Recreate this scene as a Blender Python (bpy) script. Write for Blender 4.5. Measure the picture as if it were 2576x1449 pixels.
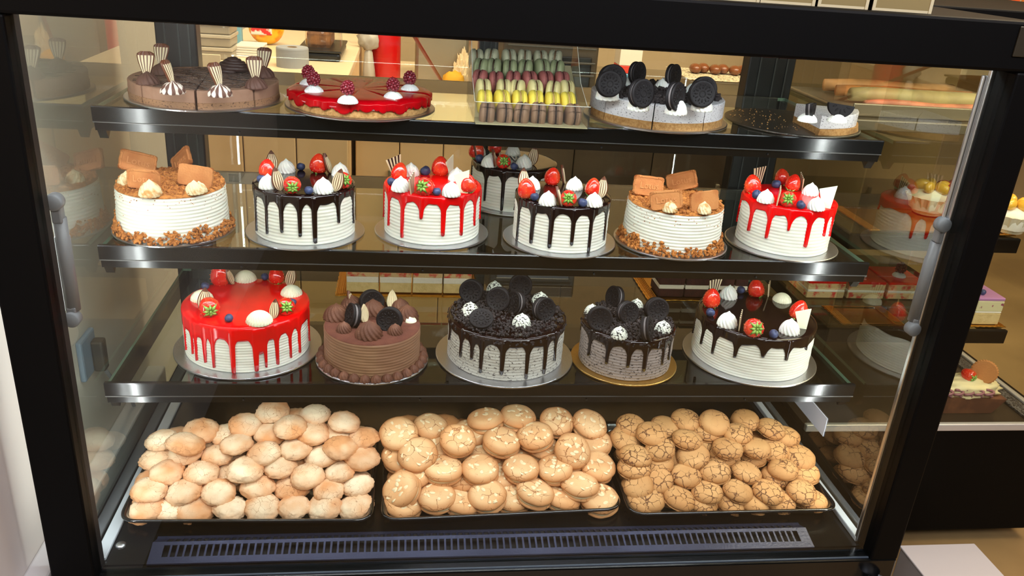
import bpy, bmesh, math, random
from mathutils import Vector, Matrix, Euler, noise
R_ = random.Random(7)
PI = math.pi
for o in list(bpy.data.objects):
    bpy.data.objects.remove(o)
SC = bpy.context.scene
COL = SC.collection

# ------------------------------------------------------------------ camera
CAM = Vector((-0.1691, -1.0063, 0.8855)); PITCH, YAW, ROLL, FPX = 0.4011, 0.1458, 0.075, 2076.4
IW, IH = 2576, 1449
_f = Vector((math.sin(YAW)*math.cos(PITCH), math.cos(YAW)*math.cos(PITCH), -math.sin(PITCH)))
_r = Vector((math.cos(YAW), -math.sin(YAW), 0)); _u = _r.cross(_f)
CR = _r*math.cos(ROLL)+_u*math.sin(ROLL); CU = _u*math.cos(ROLL)-_r*math.sin(ROLL); CF = _f
cd = bpy.data.cameras.new('camera'); cam = bpy.data.objects.new('camera', cd); COL.objects.link(cam)
cd.sensor_width = 36; cd.lens = FPX/IW*36; cd.clip_start = 0.01; cd.clip_end = 60
cam.matrix_world = Matrix(((CR.x, CU.x, -CF.x, CAM.x), (CR.y, CU.y, -CF.y, CAM.y), (CR.z, CU.z, -CF.z, CAM.z), (0, 0, 0, 1)))
SC.camera = cam

def ray(u, v):
    return CAM, CF+CR*((u-IW/2)/FPX)-CU*((v-IH/2)/FPX)
def hz(u, v, z):
    o, d = ray(u, v); return o+d*((z-o.z)/d.z)
def hy(u, v, y):
    o, d = ray(u, v); return o+d*((y-o.y)/d.y)
def hx(u, v, x):
    o, d = ray(u, v); return o+d*((x-o.x)/d.x)
def hslope(u, v, y0, z0, k):
    # ray against the sloping plane z = z0 + k (y - y0)
    o, d = ray(u, v); return o+d*((z0+k*(o.y-y0)-o.z)/(d.z-k*d.y))
def hcyl(u, v, xc, yc, r):
    o, d = ray(u, v); ox, oy = o.x-xc, o.y-yc
    a = d.x*d.x+d.y*d.y; b = 2*(ox*d.x+oy*d.y); c = ox*ox+oy*oy-r*r
    q = b*b-4*a*c
    t = (-b-math.sqrt(max(q, 0)))/(2*a)
    p = o+d*t
    return math.atan2(p.y-yc, p.x-xc), p.z

# ------------------------------------------------------------------ world, lights, exposure
def lin(c):
    return tuple(((x/255)/12.92 if x/255 <= .04045 else ((x/255+.055)/1.055)**2.4) for x in c)
W = bpy.data.worlds.new('shop_air'); SC.world = W; W.use_nodes = True
bg = W.node_tree.nodes['Background']; bg.inputs[0].default_value = (*lin((200, 180, 150)), 1); bg.inputs[1].default_value = 0.10
SC.view_settings.view_transform = 'Standard'; SC.view_settings.look = 'None'
SC.view_settings.gamma = 1; SC.view_settings.use_curve_mapping = False
SC.view_settings.exposure = 0.0
def area(name, loc, tgt, sx, sy, power, col):
    l = bpy.data.lights.new(name, 'AREA'); l.shape = 'RECTANGLE'; l.size = sx; l.size_y = sy
    l.energy = power; l.color = lin(col)
    o = bpy.data.objects.new(name, l); COL.objects.link(o); o.location = loc
    o.rotation_euler = (Vector(tgt)-Vector(loc)).to_track_quat('-Z', 'Y').to_euler()
    return o
area('header_led', (0, 0.024, 0.786), (0, 0.235, 0.3), 1.14, 0.016, 3.6, (240, 246, 255))
area('post_led', (-0.6035, 0.0165, 0.39), (-0.66, 0.36, 0.39), 0.006, 0.70, 1.1, (244, 247, 250))
area('post_led', (0.6025, 0.0165, 0.39), (0.66, 0.36, 0.39), 0.003, 0.70, 1.3, (244, 247, 250))
for _y, _z, _p in ((0.2217, 0.6268, .7), (0.1778, 0.4338, .9), (0.1297, 0.2323, .95)):
    area('shelf_led', (0, _y+.0165, _z-.0335), (0, _y+.09, _z-.16), 1.12, 0.005, _p, (244, 246, 250))
area('shop_ceiling_light', (0.0, 0.75, 2.35), (0, 1.5, 0.2), 2.4, 0.5, 120, (255, 234, 204))
area('neighbour_fill', (0.94, 0.39, 0.79), (0.94, 0.75, 0.2), 0.5, 0.02, 2.2, (255, 232, 200))  # added lamp, brightens the rear panel of the neighbouring case
area('shop_aisle_light', (1.9, 0.4, 2.3), (1.6, 0.7, 0), 1.2, 1.2, 60, (255, 230, 190))
area('front_fill', (0.75, -1.8, 2.2), (-0.2, 0.2, 0.3), 2.0, 1.0, 84, (240, 240, 252))  # unseen fill added to light the cake fronts and the left wall

# ------------------------------------------------------------------ materials
MATS = {}
def mat(name, col, rough=.5, metal=0., bump=None, var=None, coat=0., spec=.5, emit=None, sss=0., rnd=0.):
    """bump = (scale, strength, detail); var = (scale, colour2, low, high); rnd = brightness change per object"""
    if name in MATS: return MATS[name]
    m = bpy.data.materials.new(name); m.use_nodes = True; nt = m.node_tree; N = nt.nodes; L = nt.links
    p = N['Principled BSDF']; c = (*lin(col), 1)
    p.inputs['Base Color'].default_value = c; p.inputs['Roughness'].default_value = rough; p.inputs['Metallic'].default_value = metal
    p.inputs['Coat Weight'].default_value = coat; p.inputs['Coat Roughness'].default_value = .06; p.inputs['Specular IOR Level'].default_value = spec
    if sss:
        p.inputs['Subsurface Weight'].default_value = sss; p.inputs['Subsurface Radius'].default_value = (1, .5, .3); p.inputs['Subsurface Scale'].default_value = .004
    if emit:
        p.inputs['Emission Color'].default_value = (*lin(emit[0]), 1); p.inputs['Emission Strength'].default_value = emit[1]
    vec = None
    if bump or var or rnd:
        tc = N.new('ShaderNodeTexCoord'); oi = N.new('ShaderNodeObjectInfo')
        ad = N.new('ShaderNodeVectorMath'); ad.operation = 'ADD'
        ml = N.new('ShaderNodeMath'); ml.operation = 'MULTIPLY'; ml.inputs[1].default_value = 3.7
        L.new(oi.outputs['Random'], ml.inputs[0]); L.new(tc.outputs['Object'], ad.inputs[0]); L.new(ml.outputs[0], ad.inputs[1]); vec = ad.outputs[0]
    out = None
    if var:
        n = N.new('ShaderNodeTexNoise'); n.inputs['Scale'].default_value = var[0]; n.inputs['Detail'].default_value = 4
        r = N.new('ShaderNodeValToRGB'); r.color_ramp.elements[0].position = var[2]; r.color_ramp.elements[1].position = var[3]
        r.color_ramp.elements[0].color = c; r.color_ramp.elements[1].color = (*lin(var[1]), 1)
        L.new(vec, n.inputs['Vector']); L.new(n.outputs['Fac'], r.inputs[0]); out = r.outputs[0]
    if rnd:
        h = N.new('ShaderNodeHueSaturation'); mr = N.new('ShaderNodeMapRange')
        mr.inputs['To Min'].default_value = 1-rnd; mr.inputs['To Max'].default_value = 1+rnd
        L.new(oi.outputs['Random'], mr.inputs['Value']); L.new(mr.outputs[0], h.inputs['Value'])
        if out: L.new(out, h.inputs['Color'])
        else: h.inputs['Color'].default_value = c
        out = h.outputs[0]
    if out: L.new(out, p.inputs['Base Color'])
    if bump:
        n = N.new('ShaderNodeTexNoise'); n.inputs['Scale'].default_value = bump[0]; n.inputs['Detail'].default_value = bump[2] if len(bump) > 2 else 3
        b = N.new('ShaderNodeBump'); b.inputs['Strength'].default_value = bump[1]; b.inputs['Distance'].default_value = .002
        L.new(vec, n.inputs['Vector']); L.new(n.outputs['Fac'], b.inputs['Height']); L.new(b.outputs[0], p.inputs['Normal'])
    MATS[name] = m
    return m

def crack_mat(name, col, col2, crackcol, scale, width, rough=.75, dist=.5, rnd=.06, rim=None, bd=.0012, lo=.40):
    """baked crust: warped cell edges give fine cracks, noise gives paler and browner patches"""
    m = bpy.data.materials.new(name); m.use_nodes = True; nt = m.node_tree; N = nt.nodes; L = nt.links
    p = N['Principled BSDF']; p.inputs['Roughness'].default_value = rough
    tc = N.new('ShaderNodeTexCoord'); oi = N.new('ShaderNodeObjectInfo')
    ml = N.new('ShaderNodeMath'); ml.operation = 'MULTIPLY'; ml.inputs[1].default_value = 9.3
    ad = N.new('ShaderNodeVectorMath'); ad.operation = 'ADD'
    L.new(oi.outputs['Random'], ml.inputs[0]); L.new(tc.outputs['Object'], ad.inputs[0]); L.new(ml.outputs[0], ad.inputs[1])
    wn = N.new('ShaderNodeTexNoise'); wn.inputs['Scale'].default_value = scale*1.6; wn.inputs['Detail'].default_value = 4
    L.new(ad.outputs[0], wn.inputs['Vector'])
    mx = N.new('ShaderNodeVectorMath'); mx.operation = 'MULTIPLY_ADD'; mx.inputs[1].default_value = (dist/scale,)*3
    L.new(wn.outputs['Color'], mx.inputs[0]); L.new(ad.outputs[0], mx.inputs[2])
    vo = N.new('ShaderNodeTexVoronoi'); vo.feature = 'DISTANCE_TO_EDGE'; vo.inputs['Scale'].default_value = scale
    L.new(mx.outputs[0], vo.inputs['Vector'])
    pn = N.new('ShaderNodeTexNoise'); pn.inputs['Scale'].default_value = 28; pn.inputs['Detail'].default_value = 3
    L.new(ad.outputs[0], pn.inputs['Vector'])
    # crack strength comes and goes over the surface
    th = N.new('ShaderNodeMapRange'); th.inputs['From Min'].default_value = lo; th.inputs['From Max'].default_value = .62
    th.inputs['To Min'].default_value = .004; th.inputs['To Max'].default_value = width; L.new(pn.outputs['Fac'], th.inputs['Value'])
    lt = N.new('ShaderNodeMapRange'); lt.interpolation_type = 'SMOOTHSTEP'; lt.inputs['From Min'].default_value = 0
    L.new(th.outputs[0], lt.inputs['From Max']); L.new(vo.outputs['Distance'], lt.inputs['Value'])
    pr = N.new('ShaderNodeValToRGB'); pr.color_ramp.elements[0].position = .36; pr.color_ramp.elements[1].position = .66
    pr.color_ramp.elements[0].color = (*lin(col), 1); pr.color_ramp.elements[1].color = (*lin(col2), 1)
    pn2 = N.new('ShaderNodeTexNoise'); pn2.inputs['Scale'].default_value = 19; L.new(ad.outputs[0], pn2.inputs['Vector']); L.new(pn2.outputs['Fac'], pr.inputs[0])
    h = N.new('ShaderNodeHueSaturation'); mr = N.new('ShaderNodeMapRange'); mr.inputs['To Min'].default_value = 1-rnd; mr.inputs['To Max'].default_value = 1+rnd
    L.new(oi.outputs['Random'], mr.inputs['Value']); L.new(mr.outputs[0], h.inputs['Value']); L.new(pr.outputs[0], h.inputs['Color'])
    base = h.outputs[0]
    if rim:   # baked brown rim, darkened also as painted crevice shade between cookies
        sx = N.new('ShaderNodeVectorMath'); sx.operation = 'MULTIPLY'; sx.inputs[1].default_value = (1, 1, 0); L.new(tc.outputs['Object'], sx.inputs[0])
        ln = N.new('ShaderNodeVectorMath'); ln.operation = 'LENGTH'; L.new(sx.outputs[0], ln.inputs[0])
        rm = N.new('ShaderNodeMapRange'); rm.interpolation_type = 'SMOOTHSTEP'; rm.inputs['From Min'].default_value = rim[0]*.62; rm.inputs['From Max'].default_value = rim[0]*1.02
        rm.inputs['To Max'].default_value = rim[2]; L.new(ln.outputs['Value'], rm.inputs['Value'])
        mr2 = N.new('ShaderNodeMix'); mr2.data_type = 'RGBA'; mr2.inputs['B'].default_value = (*lin(rim[1]), 1)
        L.new(rm.outputs[0], mr2.inputs['Factor']); L.new(base, mr2.inputs['A']); base = mr2.outputs['Result']
    mc = N.new('ShaderNodeMix'); mc.data_type = 'RGBA'; mc.inputs['A'].default_value = (*lin(crackcol), 1)
    L.new(lt.outputs[0], mc.inputs['Factor']); L.new(base, mc.inputs['B']); L.new(mc.outputs['Result'], p.inputs['Base Color'])
    fn = N.new('ShaderNodeTexNoise'); fn.inputs['Scale'].default_value = 260; fn.inputs['Detail'].default_value = 3; L.new(ad.outputs[0], fn.inputs['Vector'])
    sm = N.new('ShaderNodeMath'); sm.operation = 'MULTIPLY_ADD'; sm.inputs[1].default_value = .35
    L.new(fn.outputs['Fac'], sm.inputs[0]); L.new(lt.outputs[0], sm.inputs[2])
    b = N.new('ShaderNodeBump'); b.inputs['Strength'].default_value = .55; b.inputs['Distance'].default_value = bd
    L.new(sm.outputs[0], b.inputs['Height']); L.new(b.outputs[0], p.inputs['Normal'])
    MATS[name] = m
    return m

def glass_mat(name, tint=(250, 252, 250), ior=1.6, rough=0.0, haze=0.0):
    m = bpy.data.materials.new(name); m.use_nodes = True; nt = m.node_tree; N = nt.nodes; L = nt.links
    N.remove(N['Principled BSDF']); out = N['Material Output']
    t = N.new('ShaderNodeBsdfTransparent'); t.inputs[0].default_value = (*lin(tint), 1)
    g = N.new('ShaderNodeBsdfGlossy'); g.inputs['Roughness'].default_value = rough
    fr = N.new('ShaderNodeFresnel'); fr.inputs[0].default_value = ior
    ge = N.new('ShaderNodeNewGeometry'); iv = N.new('ShaderNodeMath'); iv.operation = 'SUBTRACT'; iv.inputs[0].default_value = 1
    mu = N.new('ShaderNodeMath'); mu.operation = 'MULTIPLY'; mx = N.new('ShaderNodeMixShader')
    L.new(ge.outputs['Backfacing'], iv.inputs[1]); L.new(iv.outputs[0], mu.inputs[0]); L.new(fr.outputs[0], mu.inputs[1])
    L.new(mu.outputs[0], mx.inputs[0]); L.new(t.outputs[0], mx.inputs[1]); L.new(g.outputs[0], mx.inputs[2])
    last = mx.outputs[0]
    if haze:
        d = N.new('ShaderNodeBsdfDiffuse'); d.inputs[0].default_value = (.8, .8, .8, 1); m2 = N.new('ShaderNodeMixShader'); m2.inputs[0].default_value = haze
        L.new(last, m2.inputs[1]); L.new(d.outputs[0], m2.inputs[2]); last = m2.outputs[0]
    L.new(last, out.inputs[0]); MATS[name] = m
    return m

GLASS = glass_mat('clear_glass', (248, 250, 247), 1.55)
SIDEGLASS = glass_mat('side_glass', (246, 249, 245), 2.1)
SHELFGLASS = glass_mat('shelf_glass', (240, 246, 240), 1.6)
PLASTIC = glass_mat('clear_plastic', (246, 246, 244), 1.35, .05, .012)
GEDGE = mat('glass_edge', (120, 150, 132), .2)
BLK = mat('black_frame', (3, 3, 3), .55, spec=.12)
BLKG = mat('black_gloss', (9, 10, 11), .16, spec=.6)
BLKD = mat('black_deck', (8, 9, 9), .22, spec=.5)
DGREY = mat('dark_grey_metal', (34, 36, 36), .35, .3)
CHROME = mat('brushed_steel', (205, 207, 212), .28, 1.)
STRUTG = mat('grey_strut', (120, 120, 122), .5, .2)
STRUTL = mat('grey_cap', (118, 120, 124), .5)
GRILLM = mat('grille_plastic', (58, 63, 88), .28, .6, bump=(240, .25))
TRAYB = mat('black_tray_plastic', (10, 10, 12), .12, coat=.6)
SILVER = mat('silver_board', (205, 206, 212), .3, 1., bump=(420, .25, 2))
GOLDB = mat('gold_board', (214, 176, 104), .34, 1., bump=(420, .3, 2))
GOLD = mat('gold_foil', (214, 160, 62), .26, 1.)
CREAM = mat('white_cream', (232, 231, 216), .55, sss=.12, bump=(160, .12))
ROS = mat('piped_cream', (242, 241, 232), .55, sss=.12)
ROSI = mat('ivory_cream', (238, 236, 205), .55, sss=.12)
REDG = mat('red_glaze', (232, 3, 6), .13, coat=.0, spec=.4, var=(14, (205, 2, 8), .4, .65))
DARKG = mat('dark_glaze', (26, 11, 9), .1, coat=.35, spec=.4)
BERRY = mat('strawberry_flesh', (222, 34, 22), .2, coat=.7, var=(60, (235, 84, 40), .45, .75))
SEED = mat('strawberry_seed', (226, 120, 60), .4)
LEAFG = mat('calyx_green', (120, 168, 62), .5, var=(200, (176, 205, 110), .4, .7))
BLUE = mat('blueberry_skin', (44, 52, 84), .42, var=(120, (74, 88, 132), .4, .7))
OREO = mat('dark_biscuit', (24, 20, 22), .6, bump=(300, .2), rnd=.12, spec=.25)
OREOC = mat('biscuit_cream', (120, 112, 112), .6)
LOTUS = mat('caramel_biscuit', (196, 130, 72), .75, bump=(330, .35, 4), var=(40, (178, 108, 54), .4, .7))
CRUMBL = mat('caramel_crumb', (196, 126, 58), .9, bump=(400, .8), var=(170, (146, 82, 30), .42, .62))
CRUMBD = mat('dark_crumb', (40, 32, 33), .75, bump=(420, .5), var=(160, (72, 60, 58), .5, .75))
CHOCW = mat('white_chocolate', (226, 208, 168), .42)
CHOCWW = mat('pale_white_chocolate', (240, 238, 208), .4)
CHOCB = mat('milk_chocolate', (104, 56, 32), .4)
CHOCD = mat('dark_chocolate', (56, 28, 20), .35)
COCOA = mat('cocoa_powder', (110, 62, 46), .95, bump=(500, .3, 4), var=(60, (92, 48, 36), .4, .7))
COCOAC = mat('cocoa_cream', (142, 104, 78), .6, sss=.05, var=(16, (160, 124, 90), .45, .8))
COCOAR = mat('cocoa_rosette', (98, 58, 40), .7, var=(60, (122, 78, 56), .45, .7))
DUSTED = mat('dusted_cream', (236, 220, 176), .7, bump=(300, .3), var=(90, (206, 150, 84), .46, .62))
WOODT = mat('tan_cupboard', (216, 182, 140), .5, var=(6, (206, 172, 128), .3, .7))
WALLM = mat('white_plaster', (212, 203, 196), .8, bump=(9, .15, 3))

# ------------------------------------------------------------------ mesh helpers
def lathe(prof, n, f=None):
    vs, fs, rings = [], [], []
    for i, (r, z) in enumerate(prof):
        if r < 1e-7:
            rings.append([len(vs)]); vs.append((0, 0, z)); continue
        ring = []
        for k in range(n):
            a = 2*PI*k/n; s = f(a, i) if f else 1.
            ring.append(len(vs)); vs.append((r*s*math.cos(a), r*s*math.sin(a), z))
        rings.append(ring)
    for A, B in zip(rings, rings[1:]):
        if len(A) == 1 and len(B) == 1: continue
        for k in range(n):
            k2 = (k+1) % n
            if len(A) == 1: fs.append((A[0], B[k2], B[k]))
            elif len(B) == 1: fs.append((A[k], A[k2], B[0]))
            else: fs.append((A[k], A[k2], B[k2], B[k]))
    return vs, fs
def box(x0, x1, y0, y1, z0, z1):
    v = [(x, y, z) for z in (z0, z1) for y in (y0, y1) for x in (x0, x1)]
    return v, [(0, 2, 3, 1), (4, 5, 7, 6), (0, 1, 5, 4), (1, 3, 7, 5), (3, 2, 6, 7), (2, 0, 4, 6)]
def rbox(x0, x1, y0, y1, z0, z1, b=.003, seg=2):
    bm = bmesh.new(); v, f = box(x0, x1, y0, y1, z0, z1)
    V = [bm.verts.new(p) for p in v]
    for q in f: bm.faces.new([V[i] for i in q])
    bmesh.ops.bevel(bm, geom=list(bm.edges), offset=b, segments=seg, affect='EDGES', profile=.5)
    return from_bm(bm)
def from_bm(bm):
    bm.verts.index_update()
    r = [tuple(v.co) for v in bm.verts], [tuple(v.index for v in f.verts) for f in bm.faces]
    bm.free(); return r
def prism(poly, a0, a1, axis='x'):
    """extrude polygon (p, q) along an axis: x -> (y, z), z -> (x, y), y -> (x, z)"""
    n = len(poly); vs = []
    for a in (a0, a1):
        for p, q in poly:
            vs.append({'x': (a, p, q), 'y': (p, a, q), 'z': (p, q, a)}[axis])
    fs = [tuple(range(n)), tuple(range(2*n-1, n-1, -1))]
    for i in range(n):
        j = (i+1) % n; fs.append((j, i, i+n, j+n))
    return vs, fs
def fix(vf):
    bm = bmesh.new(); V = [bm.verts.new(p) for p in vf[0]]
    for q in vf[1]:
        try: bm.faces.new([V[i] for i in q])
        except ValueError: pass
    bmesh.ops.recalc_face_normals(bm, faces=list(bm.faces))
    return from_bm(bm)
def tube(pts, r, n=8, cap=True):
    pts = [Vector(p) for p in pts]; vs, fs = [], []
    up = Vector((0, 0, 1)); rad = r if isinstance(r, (list, tuple)) else [r]*len(pts)
    t0 = (pts[1]-pts[0]).normalized(); a = t0.orthogonal().normalized()
    for i, p in enumerate(pts):
        t = (pts[min(i+1, len(pts)-1)]-pts[max(i-1, 0)]).normalized()
        a = (a-t*a.dot(t)).normalized(); b = t.cross(a)
        for k in range(n):
            w = 2*PI*k/n; vs.append(tuple(p+(a*math.cos(w)+b*math.sin(w))*rad[i]))
    for i in range(len(pts)-1):
        for k in range(n):
            k2 = (k+1) % n; fs.append((i*n+k, i*n+k2, (i+1)*n+k2, (i+1)*n+k))
    if cap:
        fs.append(tuple(range(n-1, -1, -1))); m = (len(pts)-1)*n; fs.append(tuple(m+k for k in range(n)))
    return vs, fs
def ico(sub, r=1.):
    bm = bmesh.new(); bmesh.ops.create_icosphere(bm, subdivisions=sub, radius=r); return from_bm(bm)
ICO1, ICO2, ICO3 = ico(1), ico(2), ico(3)
def xf(vf, M):
    return [tuple(M @ Vector(p)) for p in vf[0]], vf[1]
def T(x, y, z): return Matrix.Translation((x, y, z))
def Rx(a): return Matrix.Rotation(a, 4, 'X')
def Ry(a): return Matrix.Rotation(a, 4, 'Y')
def Rz(a): return Matrix.Rotation(a, 4, 'Z')
def S(x, y=None, z=None): return Matrix.Diagonal((x, y if y is not None else x, z if z is not None else x, 1))

class MB:
    def __init__(s): s.v, s.f, s.m, s.s = [], [], [], []
    def add(s, vf, mi=0, smooth=False, M=None):
        if M is not None: vf = xf(vf, M)
        o = len(s.v); s.v += vf[0]; s.f += [tuple(i+o for i in q) for q in vf[1]]
        if isinstance(mi, list): s.m += mi
        else: s.m += [mi]*len(vf[1])
        s.s += [smooth]*len(vf[1]); return s
    def mesh(s, name, mats):
        me = bpy.data.meshes.new(name); me.from_pydata(s.v, [], s.f)
        for m in (mats if isinstance(mats, (list, tuple)) else [mats]): me.materials.append(m)
        me.polygons.foreach_set('material_index', s.m); me.polygons.foreach_set('use_smooth', s.s)
        me.update(); return me
def put(name, me, parent=None, loc=(0, 0, 0), rot=(0, 0, 0), scale=None):
    o = bpy.data.objects.new(name, me); COL.objects.link(o)
    if parent: o.parent = parent
    o.location = loc; o.rotation_euler = rot
    if scale: o.scale = scale if isinstance(scale, (tuple, list)) else (scale,)*3
    return o
def solid(name, vf, m, parent=None, loc=(0, 0, 0), rot=(0, 0, 0), smooth=False):
    return put(name, MB().add(vf, 0, smooth).mesh(name, m), parent, loc, rot)
def tag(o, label=None, cat=None, group=None, kind=None):
    if label: o['label'] = label
    if cat: o['category'] = cat
    if group: o['group'] = group
    if kind: o['kind'] = kind
    return o
def thing(name, label, cat, loc=(0, 0, 0), rz=0, group=None):
    o = bpy.data.objects.new(name, None); COL.objects.link(o); o.location = loc; o.rotation_euler = (0, 0, rz)
    o.empty_display_size = .02
    return tag(o, label, cat, group)
def copy_tree(o, parent=None):
    c = o.copy(); COL.objects.link(c); c.parent = parent
    for ch in o.children: copy_tree(ch, c)
    return c
def struct(name, vf, m, label=None):
    o = solid(name, vf, m); o['kind'] = 'structure'; return o

# ================================================================== the room
FZ = -0.31
struct('floor', box(-0.9, 4.2, -2.6, 3.3, FZ-.05, FZ), mat('floor_tiles', (136, 112, 74), .35, var=(3, (112, 90, 58), .35, .65)))
struct('ceiling', box(-0.9, 4.2, -2.6, 3.3, 2.42, 2.47), mat('ceiling_paint', (190, 180, 165), .8))
struct('wall_left', box(-0.9, -0.70, -2.6, 3.3, FZ, 2.42), WALLM)
struct('wall_back', box(-0.7, 4.2, 3.2, 3.3, FZ, 2.42), mat('back_wall_paint', (196, 170, 130), .7))
struct('wall_right', box(4.0, 4.2, -2.6, 3.2, FZ, 2.42), mat('side_wall_paint', (176, 146, 100), .7))
struct('baseboard_left', rbox(-0.70, -0.664, -1.2, 0.62, FZ, -0.005, .004), mat('pale_ledge', (206, 204, 206), .5))

# ================================================================== the display case
XL, XR, YB = -0.612, 0.604, 0.60
case = thing('cake_display_case', 'large black framed refrigerated glass case filled with cakes and cookies', 'display case', (0, 0, FZ))
def cp(name, vf, m, smooth=False, parent=case):
    o = solid(name, vf, m, parent, (0, 0, -FZ) if parent is case else (0, 0, 0), smooth=smooth); return o
# front door frame: header, posts, sill
cp('header', rbox(-0.652, 0.640, -0.03, 0.012, 0.7732, 0.834, .004), BLK)
cp('post', rbox(-0.652, -0.593, -0.03, 0.012, -0.002, 0.7732, .003), BLK)
cp('post', rbox(0.5935, 0.640, -0.03, 0.012, -0.002, 0.7732, .003), BLK)
cp('sill', rbox(-0.652, 0.640, -0.03, 0.003, -0.045, -0.001, .003), BLKG)
cp('sill_highlight', rbox(-0.592, 0.5925, -0.0255, -0.0225, -0.0035, 0.0008, .0008), mat('sill_highlight_grey', (84, 96, 108), .35, .4))  # highlight along the sill, painted as a lighter grey strip
cp('plinth', rbox(-0.645, 0.632, -0.02, 0.66, FZ, -0.012, .004), BLK)
cp('front_glass', box(-0.593, 0.5935, -0.016, -0.012, -0.001, 0.7735), GLASS)
cp('side_glass', box(XL-.006, XL, 0.012, 0.62, 0.0, 0.80), SIDEGLASS)
cp('side_glass', box(XR, XR+.006, 0.012, 0.62, 0.0, 0.80), SIDEGLASS)
cp('top_panel', rbox(-0.652, 0.640, 0.012, 0.66, 0.803, 0.832, .003), BLK)
cp('deck', box(XL, XR, 0.003, 0.62, -0.012, 0.0), BLKD)
cp('back_panel', box(XL, XR, 0.60, 0.616, 0.0, 0.105), mat('back_panel_dark', (26, 24, 20), .2))
for x0, x1 in ((-0.616, -0.544), (-0.030, 0.007), (0.507, 0.604)):
    col = cp('door_stile', rbox(x0, x1, 0.603, 0.640, 0.0, 0.80, .003), mat('stile_black', (14, 17, 18), .3))
    for dx in (.22, .55, .8):
        solid('groove', box(x0+(x1-x0)*dx, x0+(x1-x0)*dx+.003, 0.6015, 0.6035, 0.01, 0.79), mat('stile_edge', (70, 74, 74), .3, .6), col)
    if x1-x0 > .05:
        for zz in (.27, .5, .70):
            solid('slot', box(x0+(x1-x0)*.62, x0+(x1-x0)*.62+.009, 0.6012, 0.6035, zz, zz+.028), mat('slot_black', (2, 2, 2), .5), col)
cp('sliding_glass', box(-0.545, -0.012, 0.620, 0.624, 0.10, 0.80), GLASS)
cp('sliding_glass', box(0.0, 0.515, 0.630, 0.634, 0.10, 0.80), GLASS)
cp('back_header', rbox(XL, XR, 0.60, 0.65, 0.775, 0.803, .003), BLK)
# bright metal edge strips of the side glass
cp('edge_strip', rbox(0.5885, 0.5955, 0.010, 0.018, 0.002, 0.7732, .0015), CHROME)
cp('floor_channel', rbox(XR-.016, XR-.003, 0.012, 0.60, 0.0, 0.010, .002), mat('pale_channel', (196, 204, 212), .35, .3))
cp('floor_channel', rbox(XL+.002, XL+.02, 0.012, 0.60, 0.0, 0.006, .002), mat('pale_channel', (196, 204, 212), .35, .3))
for x, y in ((0.4989, 0.0483), (-0.5936+.012, 0.0455)):
    cp('deck_screw', xf(lathe([(0, .003), (.006, .0028), (.0078, .001), (.0078, 0)], 20), T(x, y, 0)), CHROME, True)
for z in (.735, .3, .012):
    cp('frame_screw', xf(lathe([(0, .003), (.003, .002), (.0035, 0)], 12), T(.6005, .0095, z) @ Rx(PI/2)), CHROME, True)
cp('badge', rbox(0.578, 0.640, -0.0325, -0.0295, 0.792, 0.828, .001), mat('smoked_badge', (44, 38, 26), .4))
cp('foot', xf(lathe([(0, 0), (.024, 0), (.024, .012), (.017, .03), (.017, .05)], 24), T(0.607, -0.045, -0.082)), CHROME, True)
# gas struts beside each post
for s, x, zt, zb in ((-1, -0.5890, 0.5508, 0.3930), (1, 0.5880, 0.5560, 0.3930)):
    st = cp('gas_strut', xf(lathe([(0, 0), (.0092, 0), (.0092, .10), (.0082, .101), (.0082, .125), (0, .125)], 20), T(x, 0.0235, zb+.010)), STRUTG, True)
    for z in (zt, zb):
        solid('strut_socket', xf(lathe([(0, .008), (.0090, .0078), (.0105, .006), (.0105, -.006), (0, -.008)], 24), T(x-(0 if s < 0 else .003), 0.017, z) @ Rx(PI/2)), STRUTL, st, smooth=True)
        solid('strut_neck', rbox(x-.006, x+.006, 0.014, 0.028, min(z, (zt+zb)/2), min(z, (zt+zb)/2)+.016 if z < (zt+zb)/2 else z, .002) if z < (zt+zb)/2 else rbox(x-.006, x+.006, 0.014, 0.028, z-.028, z, .002), STRUTG, st)
    if s > 0:
        solid('piston_rod', xf(lathe([(.0042, 0), (.0042, .205)], 14), T(x-.0005, 0.0205, zt)), CHROME, st, smooth=True)
# LED strip behind the header with its diodes
led = cp('led_strip', rbox(-0.58, 0.58, 0.0125, 0.019, 0.786, 0.801, .001), mat('led_housing', (190, 190, 190), .4))
LEDM = mat('led_diode', (255, 255, 255), .5, emit=((236, 242, 255), 14))
dm = MB().add(box(-.004, .004, -.0012, .0012, -.004, .004)).mesh('diode', LEDM)
for i in range(46):
    put('diode', dm, led, (-0.565+i*1.13/45, 0.0202, 0.793))

# ---- air grille on the deck
gr = thing('air_grille', 'long slotted bluish plastic air grille along the front of the case floor', 'grille', (0, -0.0045, 0.0))
gx0, gx1 = -0.532, 0.510
gr.scale = (1, 1, .62)
solid('front_lip', fix(prism([(0.004, .0005), (0.004, .0045), (0.0155, .0085), (0.0155, .0055), (0.009, .0005)], gx0, gx1)), GRILLM, gr)
solid('crest', fix(prism([(0.0355, .0150), (0.0355, .0165), (0.0415, .0190), (0.0445, .0150), (0.0445, .0110), (0.0415, .0150)], gx0, gx1)), GRILLM, gr)
solid('rear_lip', fix(prism([(0.0600, .0010), (0.0600, .0030), (0.0660, .0030), (0.0660, .0010)], gx0, gx1)), GRILLM, gr)
for a in (gx0, gx1-.018):
    solid('end_plate', fix(prism([(0.0155, .0060), (0.0155, .0084), (0.0355, .0164), (0.0355, .0140)], a, a+.018)), GRILLM, gr)
    solid('end_plate', fix(prism([(0.0445, .0112), (0.0445, .0150), (0.0600, .0030), (0.0600, .0012)], a, a+.018)), GRILLM, gr)
n = 98; pit = (gx1-gx0-.036)/n
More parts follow.
